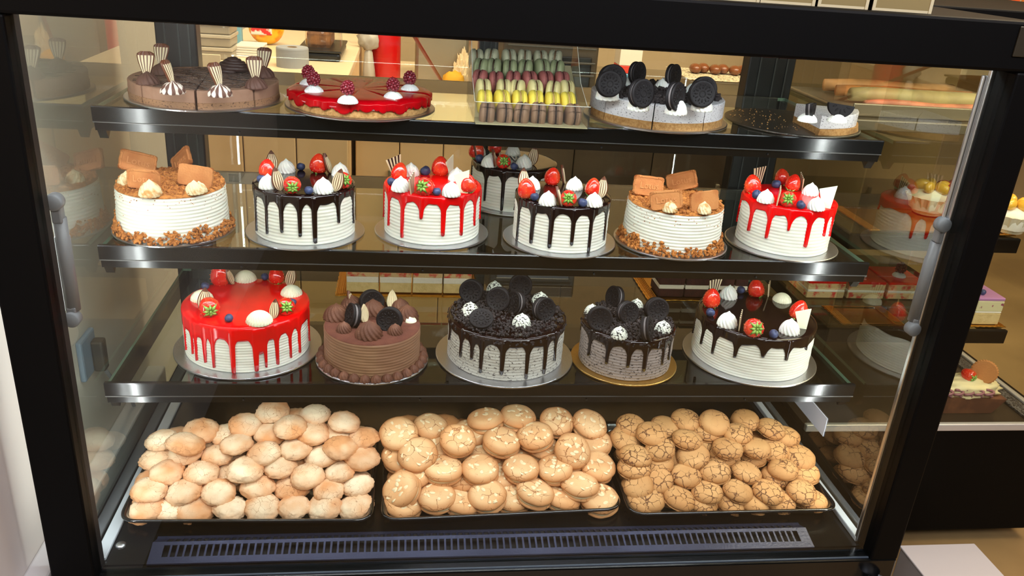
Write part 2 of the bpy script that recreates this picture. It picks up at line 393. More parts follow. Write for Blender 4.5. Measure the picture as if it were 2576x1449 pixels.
sm1 = MB().add(fix(prism([(0.0155, .0060), (0.0155, .0084), (0.0355, .0164), (0.0355, .0140)], -.0015, .0015))).mesh('slat', GRILLM)
sm2 = MB().add(fix(prism([(0.0445, .0112), (0.0445, .0148), (0.0600, .0030), (0.0600, .0012)], -.0017, .0017))).mesh('slat', GRILLM)
for i in range(1, n):
    put('slat', sm1, gr, (gx0+.018+i*pit, 0, 0)); put('slat', sm2, gr, (gx0+.018+i*pit, 0, 0))
solid('trough', box(gx0, gx1, 0.006, 0.064, 0.0003, 0.001), mat('trough_black', (4, 4, 5), .5), gr)

dm2 = MB().add(box(-.003, .003, -.0015, .0015, -.0004, .0004)).mesh('diode', mat('shelf_diode', (255, 255, 255), .5, emit=((236, 242, 255), 9)))
# ---- glass shelves with black front trims
SH = {1: (0.2217, 0.6268), 2: (0.1778, 0.4338), 3: (0.1297, 0.2323)}
XS, WS = -0.6057, 1.2
for k, nm in ((1, 'topmost glass shelf holding cheesecakes and the macaron box'), (2, 'middle glass shelf holding six cream cakes in a row'), (3, 'lowest glass shelf above the cookie trays')):
    y, z = SH[k]
    sh = thing('glass_shelf', nm+', black front trim', 'shelf', (0, 0, z), group='glass shelves of the cake case')
    vf = box(XS+.004, XS+WS-.004, y+.004, 0.592, -.007, -.001)
    put('glass_panel', MB().add(vf, [0, 0, 1, 1, 1, 1]).mesh('glass_panel', [SHELFGLASS, GEDGE]), sh)
    solid('front_trim', fix(prism([(y, -.0225), (y-.0008, -.0015), (y, 0), (y+.006, 0), (y+.006, -.0225)], XS, XS+WS)), BLKG, sh)
    solid('trim_highlight', fix(prism([(y-.0012, -.0232), (y-.0012, -.0222), (y, -.0218), (y+.002, -.0236)], XS, XS+WS)), mat('trim_line', (84, 82, 80), .3, .4), sh)  # lighter strip colours in the thin highlight where trim meets rail
    solid('price_rail', fix(prism([(y+.0035, -.0355), (y+.0022, -.0245), (y+.0022, -.0225), (y+.012, -.0225), (y+.012, -.034)], XS+.001, XS+WS-.001)), BLKG, sh)
    solid('rear_rail', rbox(XS+.02, XS+WS-.02, 0.590, 0.600, -.024, -.001, .001), mat('rail_dark', (44, 42, 36), .3), sh)
    for a in (XS+.001, XS+WS-.013):
        solid('bracket', fix(prism([(y+.006, -.0075), (y+.006, -.030), (y+.018, -.050), (y+.03, -.040), (0.598, -.036), (0.598, -.0075)], a, a+.012)), BLKG, sh)
    ls = solid('led_strip', rbox(-.565, .565, y+.0135, y+.0195, -.0325, -.0275, .0008, 1), MATS['led_housing'], sh)
    for i in range(60): put('diode', dm2, ls, (-0.555+i*1.11/59, y+.0165, -.0327))
    for i in range(4):
        solid('rail_screw', xf(ICO1, T(XS+.2+i*.27, y+.0012, -.030) @ S(.0016)), DGREY, sh)

# ---- power plug on the left wall
pl = thing('power_plug', 'grey plug and cable in a wall socket behind the left glass', 'plug', (-0.70, 0.314, 0.176))
solid('socket', rbox(0.0, .010, -.035, .03, -.03, .045, .004), mat('socket_blue', (128, 146, 170), .5), pl)
solid('plug', rbox(.010, .030, .0, .022, -.028, .03, .004), mat('plug_dark', (62, 60, 58), .5), pl)
solid('cable', tube([(.024, .012, -.028), (.026, .03, -.055), (.024, .06, -.08), (.022, .10, -.11), (.02, .13, -.16), (.02, .17, -.24), (.02, .18, -.3)], .0035, 8), mat('cable_grey', (120, 122, 128), .5), pl, smooth=True)

# ================================================================== decorations for the cakes
def rosette(R, H, n=14, twist=1.1, tip=.25, amp=.19, seg=44, rows=11):
    prof = []
    for i in range(rows):
        t = i/(rows-1)
        r = R*(1-t**2.0)**.62
        if t > .8: r *= 1-.45*(t-.8)/.2
        prof.append((max(r, 0), H*.94*t))
    prof[-1] = (0, H*1.04)
    prof = [(R*.90, -.0005)]+prof
    def f(a, i):
        t = i/rows
        return 1+amp*(.5+.5*math.cos(n*(a+twist*t)))-amp*.6
    return lathe(prof, seg*2, f)
def ripple_rosette(R, H):
    """a flatter mound piped in fine wavy ridges"""
    prof = [(R*.93, -.0005)]+[(R*math.cos(t*PI/2)**.55, H*t) for t in [i/11 for i in range(11)]]+[(0, H)]
    return lathe(prof, 96, lambda a, i: 1+.055*math.sin(24*a+2.2*math.sin(i*.9))-.02)
ME = {}
def cream_mesh(kind, R, H, m):
    key = (kind, round(R, 4), round(H, 4), m.name)
    if key not in ME:
        vf = rosette(R, H) if kind == 'peak' else ripple_rosette(R, H)
        ME[key] = MB().add(vf, 0, True).mesh('cream_rosette', m)
    return ME[key]
def strawberry_mesh():
    if 'sb' not in ME:
        R, L = .0128, .029
        prof = []
        for i in range(13):
            t = i/12
            r = R*(math.sin(PI*min(1, (t*.86+.14)))**.75 if t > 0 else 0)*(1.0-.12*t)
            prof.append((r if 0 < i < 12 else 0, L*(t-.35)))
        prof = [(R*math.sin(PI*(.5*(i/5)))**.7 if i < 5 else R, -.006+.006*(1-math.cos(PI*.5*i/5))) for i in range(6)]
        prof = [(0, -.0072), (R*.55, -.0066), (R*.85, -.0042), (R, .0005), (R*.985, .005), (R*.90, .010), (R*.74, .0145), (R*.52, .0182), (R*.28, .0208), (0, .0220)]
        mb = MB().add(lathe(prof, 28, lambda a, i: 1+.03*math.sin(3*a+1)), 0, True)
        k = 0
        for j, (r, z) in enumerate([(R*.96, -.002), (R*1.0, .0025), (R*.955, .007), (R*.83, .012), (R*.64, .016)]):
            for q in range(11-j):
                a = 2*PI*(q+.5*(j % 2))/(11-j)
                mb.add(xf(ICO1, T(r*math.cos(a), r*math.sin(a), z) @ S(.0005, .0005, .0008)), 1, True)
        ME['sb'] = mb.mesh('strawberry', [BERRY, SEED])
        mb = MB()
        for q in range(8):
            a = 2*PI*q/8; l = .0125*(1 if q % 2 else .82)
            v = [(0, 0, -.0076), (l*.45, .0026, -.0080), (l*.45, -.0026, -.0080), (l, 0, -.0062+.003*(q % 2)), (l*.45, 0, -.0092)]
            mb.add((v, [(0, 2, 4), (0, 4, 1), (4, 2, 3), (1, 4, 3), (0, 1, 2), (1, 3, 2)]), 0, True, Rz(a))
        mb.add(xf(ICO1, T(0, 0, -.0088) @ S(.0016, .0016, .002)), 0, True)
        ME['cal'] = mb.mesh('calyx', LEAFG)
    return ME['sb'], ME['cal']
def blueberry_mesh():
    if 'bb' not in ME:
        ME['bb'] = MB().add(lathe([(0, -.0062), (.004, -.0052), (.0062, -.0022), (.0068, .001), (.0058, .0038), (.0036, .0056), (.0024, .0056), (.0018, .0046), (0, .0044)], 20,
                                  lambda a, i: 1+(.12*math.cos(5*a) if i in (5, 6) else 0)), 0, True).mesh('blueberry', BLUE)
    return ME['bb']
def leaf_mesh(kind='almond', pale=False):
    """a fluted chocolate leaf standing on its stem, ribs pale and grooves brown; solid 1.4 mm"""
    key = ('leaf', kind, pale)
    if key in ME: return ME[key]
    nu, nv = 12, 31
    Lh, Wd = (.032, .0088) if kind == 'almond' else (.030, .0115)
    front, vs = [], []
    for side in (0, 1):
        for i in range(nu+1):
            t = i/nu
            w = Wd*(math.sin(PI*(t**.8))**.75*.92+.08*(1-t)) if kind == 'almond' else Wd*(.38+.62*math.sin(PI*.5*min(1, t*1.12))**1.2)*(1 if t < .86 else math.sqrt(max(.02, 1-((t-.86)/.16)**2)))
            for j in range(nv):
                s = -1+2*j/(nv-1)
                y = -.0012*abs(math.cos(s*PI*2.5))-.0022*(1-s*s)+(.0014 if side else 0)+.004*t*t
                vs.append((s*w, y, Lh*t))
    fs, mi = [], []; off = (nu+1)*nv
    for i in range(nu):
        for j in range(nv-1):
            a = i*nv+j; fs.append((a, a+1, a+nv+1, a+nv)); fs.append((off+a, off+a+nv, off+a+nv+1, off+a+1))
            s = -1+2*(j+.5)/(nv-1); rib = abs(math.cos(s*PI*2.5)) < .44
            edge = abs(s) > .86 or i >= nu-2 or (kind == 'fan' and i < 1)
            q = 1 if (rib and not pale and (kind == 'fan' or i < nu-1 or True)) or edge and not pale else 0
            mi += [q, q]
        for j in (0, nv-1):
            a = i*nv+j; b = a+nv
            fs.append((a, b, off+b, off+a) if j == 0 else (b, a, off+a, off+b)); mi.append(0 if pale else 1)
    ME[key] = MB().add((vs, fs), mi, True).mesh('chocolate_leaf', [CHOCW, CHOCB])
    return ME[key]
def shard_mesh(striped):
    key = ('shard', striped)
    if key not in ME:
        # a trapezoid of thin chocolate, narrow end down
        mb = MB(); n = 9
        for i in range(n):
            a, b = -1+2*i/n, -1+2*(i+1)/n
            p = [(a*.0055, 0), (b*.0055, 0), (b*.0118, .030+.0025*b), (a*.0118, .030+.0025*a)]
            mb.add(fix(prism(p, -.0008, .0008, 'y')), 1 if (striped and i % 2) else 0)
        ME[key] = mb.mesh('chocolate_shard', [CHOCW if striped else CHOCWW, CHOCD])
    return ME[key]
def oreo_meshes(R=.0202):
    if ('oreo', R) in ME: return ME[('oreo', R)]
    k = R/.0202
    mb = MB()
    for sgn in (-1, 1):
        M = Rx(PI/2) if sgn < 0 else Rx(-PI/2)
        prof = [(0, .0028), (R*.80, .0028), (R*.84, .0034), (R*.96, .0034), (R, .0026), (R, .0002), (R*.97, -.0012), (0, -.0012)]
        mb.add(lathe(prof, 44, lambda a, i: 1+(.012*math.cos(44*a) if i == 4 else 0)), 0, True, M @ T(0, 0, .0032))
        for q in range(12):     # the pressed flower and ring
            a = 2*PI*q/12
            mb.add(xf(ICO1, Rz(a) @ T(R*.52, 0, .0030) @ S(R*.155, R*.062, .0009)), 0, True, M @ T(0, 0, .0032))
            mb.add(xf(ICO1, Rz(a+PI/12) @ T(R*.70, 0, .0030) @ S(R*.05, R*.075, .0008)), 0, True, M @ T(0, 0, .0032))
        mb.add(xf(lathe([(R*.26, 0), (R*.26, .0008), (R*.20, .0008), (R*.20, 0)], 20), T(0, 0, .0028)), 0, True, M @ T(0, 0, .0032))
    a = mb.mesh('sandwich_biscuit', OREO)
    b = MB().add(lathe([(0, .0022), (R*.90, .0022), (R*.92, 0), (R*.90, -.0022), (0, -.0022)], 32), 0, True, Rx(PI/2)).mesh('cream_filling', OREOC)
    ME[('oreo', R)] = (a, b)
    return a, b
def text_vf(body, size, depth):
    c = bpy.data.curves.new('lettering', 'FONT'); c.body = body; c.size = size; c.extrude = depth; c.align_x = 'CENTER'; c.align_y = 'CENTER'; c.resolution_u = 2
    o = bpy.data.objects.new('lettering', c); me = o.to_mesh()
    r = [tuple(v.co) for v in me.vertices], [tuple(p.vertices) for p in me.polygons]
    o.to_mesh_clear(); bpy.data.objects.remove(o); bpy.data.curves.remove(c)
    return r
def lotus_meshes():
    if 'lot' in ME: return ME['lot']
    Wd, Hh = .0275, .0165
    poly, pin = [], []
    N = 120
    for i in range(N):
        a = 2*PI*i/N; c, s = math.cos(a), math.sin(a)
        ex = .22
        x = Wd*abs(c)**ex*(1 if c > 0 else -1); y = Hh*abs(s)**ex*(1 if s > 0 else -1)
        k = 1+.018*math.cos(i*PI)
        poly.append((x*k, y*k)); pin.append((x*.86, y*.78))
    vs, fs = [], []
    rings = [[(x*.97, y*.96, -.0034) for x, y in poly], [(x, y, -.0012) for x, y in poly], [(x, y, .0012) for x, y in poly], [(x*.95, y*.93, .0032) for x, y in poly],
             [(x, y, .0032) for x, y in pin], [(x*.98, y*.97, .0022) for x, y in pin]]
    for r in rings: vs += r
    for j in range(5):
        for i in range(N):
            k = (i+1) % N; fs.append((j*N+i, j*N+k, (j+1)*N+k, (j+1)*N+i))
    fs.append(tuple(range(5*N, 6*N))); fs.append(tuple(range(N-1, -1, -1)))
    M = Rx(PI/2)
    b = MB().add((vs, fs), 0, False, M)
    # raised ticks of the rim pattern
    for i in range(30):
        a = 2*PI*i/30; c, s = math.cos(a), math.sin(a)
        x = Wd*.93*abs(c)**.22*(1 if c > 0 else -1); y = Hh*.89*abs(s)**.22*(1 if s > 0 else -1)
        b.add(xf(ICO1, T(x, y, .0032) @ Rz(a) @ S(.0019, .0008, .0009)), 0, True, M)
    t = MB().add(text_vf('Lotus', .0155, .0008), 0, False, M @ T(0, 0, .0026))
    ME['lot'] = (b.mesh('caramel_biscuit', LOTUS), t.mesh('embossed_lettering', mat('caramel_biscuit_raised', (208, 142, 84), .7)))
    return ME['lot']
def crumb_mesh(name, spots, mats_, size=(.0012, .003), kind=None, seed=1):
    r = random.Random(seed); mb = MB()
    for (x, y, z) in spots:
        s = r.uniform(*size)
        v = [(p[0]*s*r.uniform(.7, 1.3), p[1]*s*r.uniform(.7, 1.3), p[2]*s*r.uniform(.55, 1.1)) for p in (ICO1[0])]
        mb.add((v, ICO1[1]), 0, False, T(x, y, z) @ Euler((r.uniform(0, 6), r.uniform(0, 6), r.uniform(0, 6))).to_matrix().to_4x4())
    return mb.mesh(name, mats_)

# ------------------------------------------------------------------ cake bodies
def side_vf(R, H, ridges, depth=.0004, taper=0.0, seg=96, seed=0, r0=.004):
    prof = [(0, 0), (R-.001, 0)]
    m = ridges*4
    for i in range(m+1):
        t = i/m
        z = .0015+t*(H-r0-.0015)
        prof.append((R+taper*(1-t)+depth*math.cos(t*ridges*2*PI), z))
    prof += [(R-r0*.3, H-r0*.35), (R-r0, H), (R*.6, H), (0, H)]
    ph = [seed*1.7, seed*2.9]
    return lathe(prof, seg, lambda a, i: 1+.004*math.sin(3*a+ph[0])+.003*math.sin(7*a+ph[1]+i*.35))
def glaze_vf(R, H, drips, base=.010, th=.0024, seg=420, thick_top=.0022, wob=1.):
    """poured glaze: covers the top, rolls over the rim and runs down in the drips (angle, length, half width in radians)"""
    L = []; core = []
    for k in range(seg):
        a = 2*PI*k/seg
        l = base+.0022*wob*math.sin(5*a+1)+.0016*wob*math.sin(11*a+.4); c = 0
        for (da, dl, dw) in drips:
            d = abs((a-da+PI) % (2*PI)-PI)
            if d < dw:
                q = math.sqrt(max(0, 1-(d/dw)**2)); v = dl-dw*R*(1-q)
                if v > l: l = v
                c = max(c, q)
            else:
                l = max(l, base*.75+(min(dl, .032)*.52)*math.exp(-((d-dw)*R)/.0042))
        L.append(l); core.append(c)
    vs, fs, rings = [], [], []
    ctr = len(vs); vs.append((0, 0, H+thick_top))
    top = [(.35, thick_top), (.7, thick_top), (.90, thick_top*1.05), (.97, thick_top*.8)]
    nside = 12
    for (q, z) in top:
        rings.append(len(vs))
        for k in range(seg):
            a = 2*PI*k/seg; vs.append(((R*q)*math.cos(a), R*q*math.sin(a), H+z))
    for j in range(nside+1):
        rings.append(len(vs)); u = j/nside
        for k in range(seg):
            a = 2*PI*k/seg
            d = L[k]*u
            t = th*(.55+.45*core[k])
            if j == 0: r = R+t*.45
            else: r = R+t
            if core[k] > 0 and L[k] > .02: r += .0010*core[k]*math.exp(-((L[k]-d-.0030)/.0028)**2)
            if j == nside: r = R-.0005
            if j == nside-1: d = L[k]*.995
            zz = H-.0006-d if j else H+thick_top*.15
            vs.append((r*math.cos(a), r*math.sin(a), max(zz, .0006)))
    for k in range(seg): fs.append((ctr, rings[0]+k, rings[0]+(k+1) % seg))
    for A, B in zip(rings, rings[1:]):
        for k in range(seg):
            k2 = (k+1) % seg; fs.append((A+k, B+k, B+k2, A+k2))
    return vs, fs
def board(x, y, z, R, label, m=SILVER, th=.003):
    o = solid('cake_board', lathe([(0, 0), (R-.0008, 0), (R, .0006), (R, th-.0006), (R-.0012, th), (0, th)], 72), m, None, (x, y, z), smooth=False)
    return tag(o, label, 'cake board', 'round cake boards on the shelves')
FACE = {}
def decorate(root, org, zt, items, ctr, R=None):
    """items: (kind, u, v, yaw, extra) with the pixel of the item's middle; each stands on the cake top"""
    for it in items:
        kind, u, v = it[0], it[1], it[2]; yaw = math.radians(it[3]) if len(it) > 3 else 0; ex = it[4] if len(it) > 4 else None
        hgt = {'straw': .010, 'strawleaf': .011, 'strawlie': .010, 'blue': .006, 'cream': .010, 'ripple': .008, 'leaf': .016, 'leafpale': .016, 'fan': .026, 'shard': .016, 'white': .016, 'oreo': .018, 'oreolie': .010, 'lotus': .02, 'brown': .012, 'brownsmall': .008, 'spot': .010, 'dusted': .010}.get(kind, .01)
        p = hz(u, v, org.z+zt+hgt)-org
        if R:   # keep it on the cake
            q = math.hypot(p.x, p.y)
            if q > R-.006: p.x *= (R-.006)/q; p.y *= (R-.006)/q
        x, y = p.x, p.y
        rj = random.Random(int(u*7+v*13))
        if kind in ('straw', 'strawleaf', 'strawlie'):
            sb, cal = strawberry_mesh()
            # straw: tip up; strawleaf: calyx towards the viewer; strawlie: lying with the calyx to one side
            rot = {'straw': (rj.uniform(-.25, .1), rj.uniform(-.3, .3), rj.uniform(0, 6)), 'strawleaf': (-1.9, 0, yaw), 'strawlie': (0, 1.45, yaw)}[kind]
            zz = .0072 if kind == 'straw' else .0125
            s = put('strawberry', sb, root, (x, y, zt+zz), rot, ex or 1.0)
            put('calyx', cal, s)
        elif kind == 'blue':
            put('blueberry', blueberry_mesh(), root, (x, y, zt+.0058), (rj.uniform(-.9, .5), rj.uniform(-.5, .5), rj.uniform(0, 6)), ex or 1)
        elif kind in ('cream', 'ripple', 'spot', 'brown', 'brownsmall', 'dusted'):
            Rr, Hh, m, kd = {'cream': (.0135, .021, ROS, 'peak'), 'ripple': (.0175, .016, ROSI, 'ripple'), 'spot': (.0135, .019, MATS.get('spotted_cream', ROS), 'peak'),
                             'brown': (.0165, .021, COCOAR, 'peak'), 'brownsmall': (.0095, .014, COCOAR, 'peak'), 'dusted': (.0130, .019, DUSTED, 'peak')}[kind]
            put('cream_rosette', cream_mesh(kd, Rr, Hh, m), root, (x, y, zt-.0002), (0, 0, rj.uniform(0, 6)), ex or 1)
        elif kind in ('leaf', 'leafpale', 'fan'):
            put('chocolate_leaf', leaf_mesh('fan' if kind == 'fan' else 'almond', kind == 'leafpale'), root, (x, y, zt-.001 if kind != 'fan' else zt+.010), (rj.uniform(-.22, -.05), rj.uniform(-.2, .2), yaw), ex or 1)
        elif kind in ('shard', 'white'):
            put('chocolate_shard', shard_mesh(kind == 'shard'), root, (x, y, zt-.001), (rj.uniform(-.15, .05), rj.uniform(-.22, .22), yaw), ex or 1)
        elif kind in ('oreo', 'oreolie'):
            a, b = oreo_meshes()
            tl = -.25 if kind == 'oreo' else -1.05
            s = put('sandwich_biscuit', a, root, (x, y, zt+(.0165 if kind == 'oreo' else .011)), (tl, rj.uniform(-.15, .15), yaw), ex or 1)
            put('cream_filling', b, s)
        elif kind == 'lotus':
            a, b = lotus_meshes()
            s = put('caramel_biscuit', a, root, (x, y, zt+.016), (ex[0], ex[1], yaw), (ex[2],)*3)
            put('embossed_lettering', b, s)
def drips_from(px, org, R, H, w=.0026, extra=6, seed=3):
    r = random.Random(seed); out = []
    for d in px:
        a, z = hcyl(d[0], d[1], org.x, org.y, R+.002)
        out.append((a, max(.012, org.z+H-z), (d[2] if len(d) > 2 else w)/R))
    for i in range(extra): # the far side, out of sight
        out.append((PI*.12+PI*.76*i/max(1, extra-1)+r.uniform(-.06, .06), r.uniform(.02, .055), w/R))
    return out
def cream_cake(name_label, bl, x, y, k, R, H, Rb, glaze, drips, items, ridges=13, body=CREAM, bm_=SILVER, seed=1, name='cream_cake', base=.010, extra=6, w=.0026, th=.0024):
    z = SH[k][1]
    board(x, y, z, Rb, bl, bm_)
    root = thing(name, name_label, 'cake', (x, y, z+.003)); org = Vector((x, y, z+.003))
    solid('frosting', side_vf(R, H, ridges, seed=seed), body, root, smooth=True)
    if glaze:
        solid('drip_glaze', glaze_vf(R, H, drips_from(drips, org, R, H, w, extra, seed), base, th), glaze, root, smooth=True)
    decorate(root, org, H+(.0022 if glaze else 0), items, (x, y), R)
    return root, org

# ------------------------------------------------------------------ middle shelf
cream_cake('white chocolate dripped cake with strawberries between a biscuit cake and a red cake', 'silver board under the chocolate dripped cake left of the red cake on the middle shelf',
    -0.3203, 0.2640, 2, .0765, .0765, .0925, DARKG,
    [(644, 580), (671, 588), (709, 585, .003), (755, 595, .003), (794, 612, .0034), (853, 560), (890, 561)],
    [('straw', 672, 430), ('strawlie', 733, 474, 100), ('straw', 801, 418, 0, 1.1), ('strawleaf', 869, 457, 20), ('blue', 657, 450), ('blue', 757, 419), ('blue', 778, 483), ('cream', 720, 416), ('cream', 674, 455),
     ('cream', 813, 466, 0, 1.08), ('cream', 856, 425), ('leaf', 683, 408, 20, 1.1), ('leaf', 703, 452, 35, 1.1), ('leaf', 831, 411, 75, 1.1), ('leaf', 844, 454, -20, 1.1)], seed=1)
cream_cake('small white cream cake with red glaze drips directly right of the leftmost chocolate dripped cake', 'silver board under the red dripped cake left of centre on the middle shelf',
    -0.1203, 0.2781, 2, .0765, .0775, .0925, REDG,
    [(976, 567), (1010, 598, .003), (1059, 551), (1114, 594, .003), (1161, 592), (1194, 567), (962, 545), (1208, 550)],
    [('straw', 1002, 437), ('strawleaf', 1062, 478, -30, 1.1), ('straw', 1108, 424, 0, 1.15), ('straw', 1190, 470), ('blue', 984, 457), ('blue', 1070, 430, 0, 1.3), ('blue', 1101, 490), ('cream', 1008, 462, 0, 1.05), ('cream', 1034, 425),
     ('cream', 1139, 477, 0, 1.05), ('cream', 1149, 437), ('shard', 999, 420, 10, 1.1), ('shard', 1031, 463, 68, 1.0), ('white', 1169, 460, -12, 1.1), ('white', 1136, 416, 55)], seed=2)
cream_cake('white chocolate dripped cake between a red dripped cake and a biscuit cake', 'silver board under the chocolate dripped cake right of centre on the middle shelf',
    0.0882, 0.2560, 2, .0765, .0735, .0930, DARKG,
    [(1298, 607), (1334, 612, .003), (1381, 624, .003), (1438, 617), (1481, 637, .003), (1520, 604)],
    [('straw', 1321, 481, 0, 1.1), ('straw', 1389, 448, 0, 1.05), ('strawleaf', 1433, 511, -10), ('straw', 1491, 477), ('blue', 1328, 499), ('blue', 1476, 517, 0, 1.1), ('cream', 1339, 459), ('cream', 1367, 505), ('cream', 1446, 460),
     ('cream', 1502, 503), ('leaf', 1318, 451, 10, 1.1), ('leaf', 1420, 438, 75), ('leaf', 1409, 508, 75), ('leaf', 1514, 473, -25, 1.1)], seed=3)
cream_cake('small white cream cake with red glaze drips at the right end of the middle shelf', 'silver board at the right end of the middle shelf under a red dripped cake',
    0.4772, 0.2650, 2, .0765, .079, .0945, REDG,
    [(1852, 557), (1881, 580, .003), (1926, 599, .003), (1983, 580), (2026, 622, .0034), (2073, 594), (2088, 594)],
    [('straw', 1894, 470, 0, 1.1), ('straw', 1993, 465), ('strawleaf', 1979, 511, -20), ('straw', 1966, 447), ('blue', 1891, 490, 0, 1.2), ('blue', 1953, 463, 0, 1.2), ('blue', 2023, 525, 0, 1.1), ('cream', 1924, 493), ('cream', 2041, 475),
     ('cream', 2056, 511), ('shard', 1908, 447, 20, 1.15), ('shard', 1954, 494, 68, .95), ('shard', 2020, 457, 80, .95), ('white', 2088, 500, -22, 1.15)], seed=4)
bc, bo = cream_cake('white cream cake with chocolate drips and piped white squiggle, behind the front row', 'silver board under the squiggle topped chocolate cake at the back of the middle shelf',
    0.0330, 0.455, 2, .0765, .0745, .0900, DARKG, [(1218, 505), (1261, 530), (1180, 500), (1320, 510), (1350, 500)],
    [('straw', 1173, 381, 0, 1.1), ('strawleaf', 1259, 414, 0), ('straw', 1244, 372), ('blue', 1177, 399, 0, 1.1), ('blue', 1293, 419), ('cream', 1212, 407, 0, 1.05), ('cream', 1318, 405, 0, 1.05), ('cream', 1194, 374), ('cream', 1291, 376), ('leaf', 1339, 393, -20, 1.1), ('leaf', 1239, 400, 78), ('leaf', 1154, 376, 80)], seed=5)
pts = []
for i in range(60):
    t = i/59; pts.append((-.042+.084*t, .014+.026*math.sin(t*2*PI*5.5)*(1-.2*t), .0745+.0040))
solid('piped_squiggle', tube(pts, .0011, 6), ROS, bc, smooth=True)

def lotus_cake(label, bl, x, y, R, H, Rb, items, seed):
    z = SH[2][1]; board(x, y, z, Rb, bl)
    root = thing('caramel_biscuit_cake', label, 'cake', (x, y, z+.003)); org = Vector((x, y, z+.003))
    solid('frosting', side_vf(R, H, 12, .0006, .003, seed=seed), CREAM, root, smooth=True)
    r = random.Random(seed)
    # crumb carpet on top: a rough low dome plus loose crumbs
    n, m = 72, 22; vs, fs = [(0, 0, H+.003)], []
    for i in range(1, m+1):
        for k in range(n):
            a = 2*PI*k/n; q = R*(i/m)*(1.0 if i < m else 1.0+.02*noise.noise((math.cos(a)*6, math.sin(a)*6, seed)))
            hh = .0034+.0042*noise.noise((q*math.cos(a)*160, q*math.sin(a)*160, seed*3))+.0018*noise.noise((q*math.cos(a)*420, q*math.sin(a)*420, seed))
            if i == m: hh = -.001
            vs.append((q*math.cos(a), q*math.sin(a), H+hh))
    for k in range(n): fs.append((0, 1+k, 1+(k+1) % n))
    for i in range(m-1):
        for k in range(n):
            k2 = (k+1) % n; fs.append((1+i*n+k, 1+(i+1)*n+k, 1+(i+1)*n+k2, 1+i*n+k2))
    solid('crumb_topping', (vs, fs), CRUMBL, root, smooth=True)
    sp = []
    for i in range(900):
        a, q = r.uniform(0, 2*PI), (R-.002)*math.sqrt(r.random()); sp.append((q*math.cos(a), q*math.sin(a), H+.004))
    o = put('crumbs', crumb_mesh('crumbs', sp, CRUMBL, (.001, .0030), seed=seed), root); o['kind'] = 'stuff'
    sp = []
    for i in range(1200):
        a = r.uniform(0, 2*PI); lump = .5+.5*math.sin(4*a+seed)*math.sin(7*a+1)
        if r.random() < .35+.65*lump:
            h = r.random()**1.6*(.006+.018*lump); q = R+.0045+max(0, .010-h)*.6*r.random()
            sp.append((q*math.cos(a), q*math.sin(a), h+.0015))
    o = put('crumbs', crumb_mesh('crumbs', sp, CRUMBL, (.0012, .0036), seed=seed+5), root); o['kind'] = 'stuff'
    sp = []
    for i in range(120):
        a = r.uniform(0, 2*PI); h = H-.002-abs(r.gauss(0, .014)); sp.append(((R+.0012)*math.cos(a), (R+.0012)*math.sin(a), max(h, .01)))
    o = put('crumbs', crumb_mesh('crumbs', sp, CRUMBL, (.0004, .0010), seed=seed+6), root); o['kind'] = 'stuff'
    decorate(root, org, H+.003, items, (x, y), R)
    return root
lotus_cake('white ridged cream cake topped with caramel biscuits at the left end of the middle shelf', 'silver board at the left end of the middle shelf under a biscuit crumb cake',
    -0.5185, 0.2614, .0785, .0690, .0900,
    [('dusted', 318, 445, 0, 1.0), ('lotus', 346, 402, 20, (-.35, .30, .98)), ('lotus', 361, 444, -8, (-.10, 0.02, .88)), ('lotus', 456, 400, -40, (-.25, -.65, .98)), ('lotus', 492, 436, 172, (.25, -.08, .95)), ('dusted', 361, 484, 0, 1.2), ('dusted', 492, 470, 0, 1.0), ('dusted', 518, 472, 0, .85)], 11)
lotus_cake('white ridged cream cake topped with caramel biscuits between a chocolate and a red dripped cake', 'silver board under the biscuit crumb cake right of centre on the middle shelf',
    0.2782, 0.2601, .0785, .0680, .0945,
    [('lotus', 1632, 462, 10, (-.25, .12, 1.0)), ('lotus', 1716, 450, -25, (-.25, -.35, .95)), ('lotus', 1672, 502, -18, (-.20, -.22, .92)), ('lotus', 1772, 500, 196, (.2, .08, .95)), ('dusted', 1677, 534, 0, .95), ('dusted', 1782, 524, 0, .95)], 12)

# ------------------------------------------------------------------ lowest shelf
def spot_mat(name, col, speck, scale=330, lo=.58, hi=.64, rough=.6, bump=(150, .15)):
    m = mat(name, col, rough, bump=bump); nt = m.node_tree; N = nt.nodes; L = nt.links; p = N['Principled BSDF']
    tc = N.new('ShaderNodeTexCoord'); n = N.new('ShaderNodeTexNoise'); n.inputs['Scale'].default_value = scale; n.inputs['Detail'].default_value = 2
    mp = N.new('ShaderNodeMapping'); mp.inputs['Scale'].default_value = (1, 1, 1.6); L.new(tc.outputs['Object'], mp.inputs[0]); L.new(mp.outputs[0], n.inputs['Vector'])
    r = N.new('ShaderNodeValToRGB'); r.color_ramp.elements[0].position = lo; r.color_ramp.elements[1].position = hi
    r.color_ramp.elements[0].color = (*lin(col), 1); r.color_ramp.elements[1].color = (*lin(speck), 1)
    L.new(n.outputs['Fac'], r.inputs[0]); L.new(r.outputs[0], p.inputs['Base Color'])
    return m
SPOT = spot_mat('spotted_cream', (234, 236, 222), (30, 24, 24), 260, .55, .58)
SIDEA = spot_mat('speckled_frosting', (196, 194, 184), (60, 52, 52), 250, .60, .66)
SIDEB = spot_mat('speckled_grey_frosting', (158, 146, 140), (52, 44, 44), 230, .58, .65)
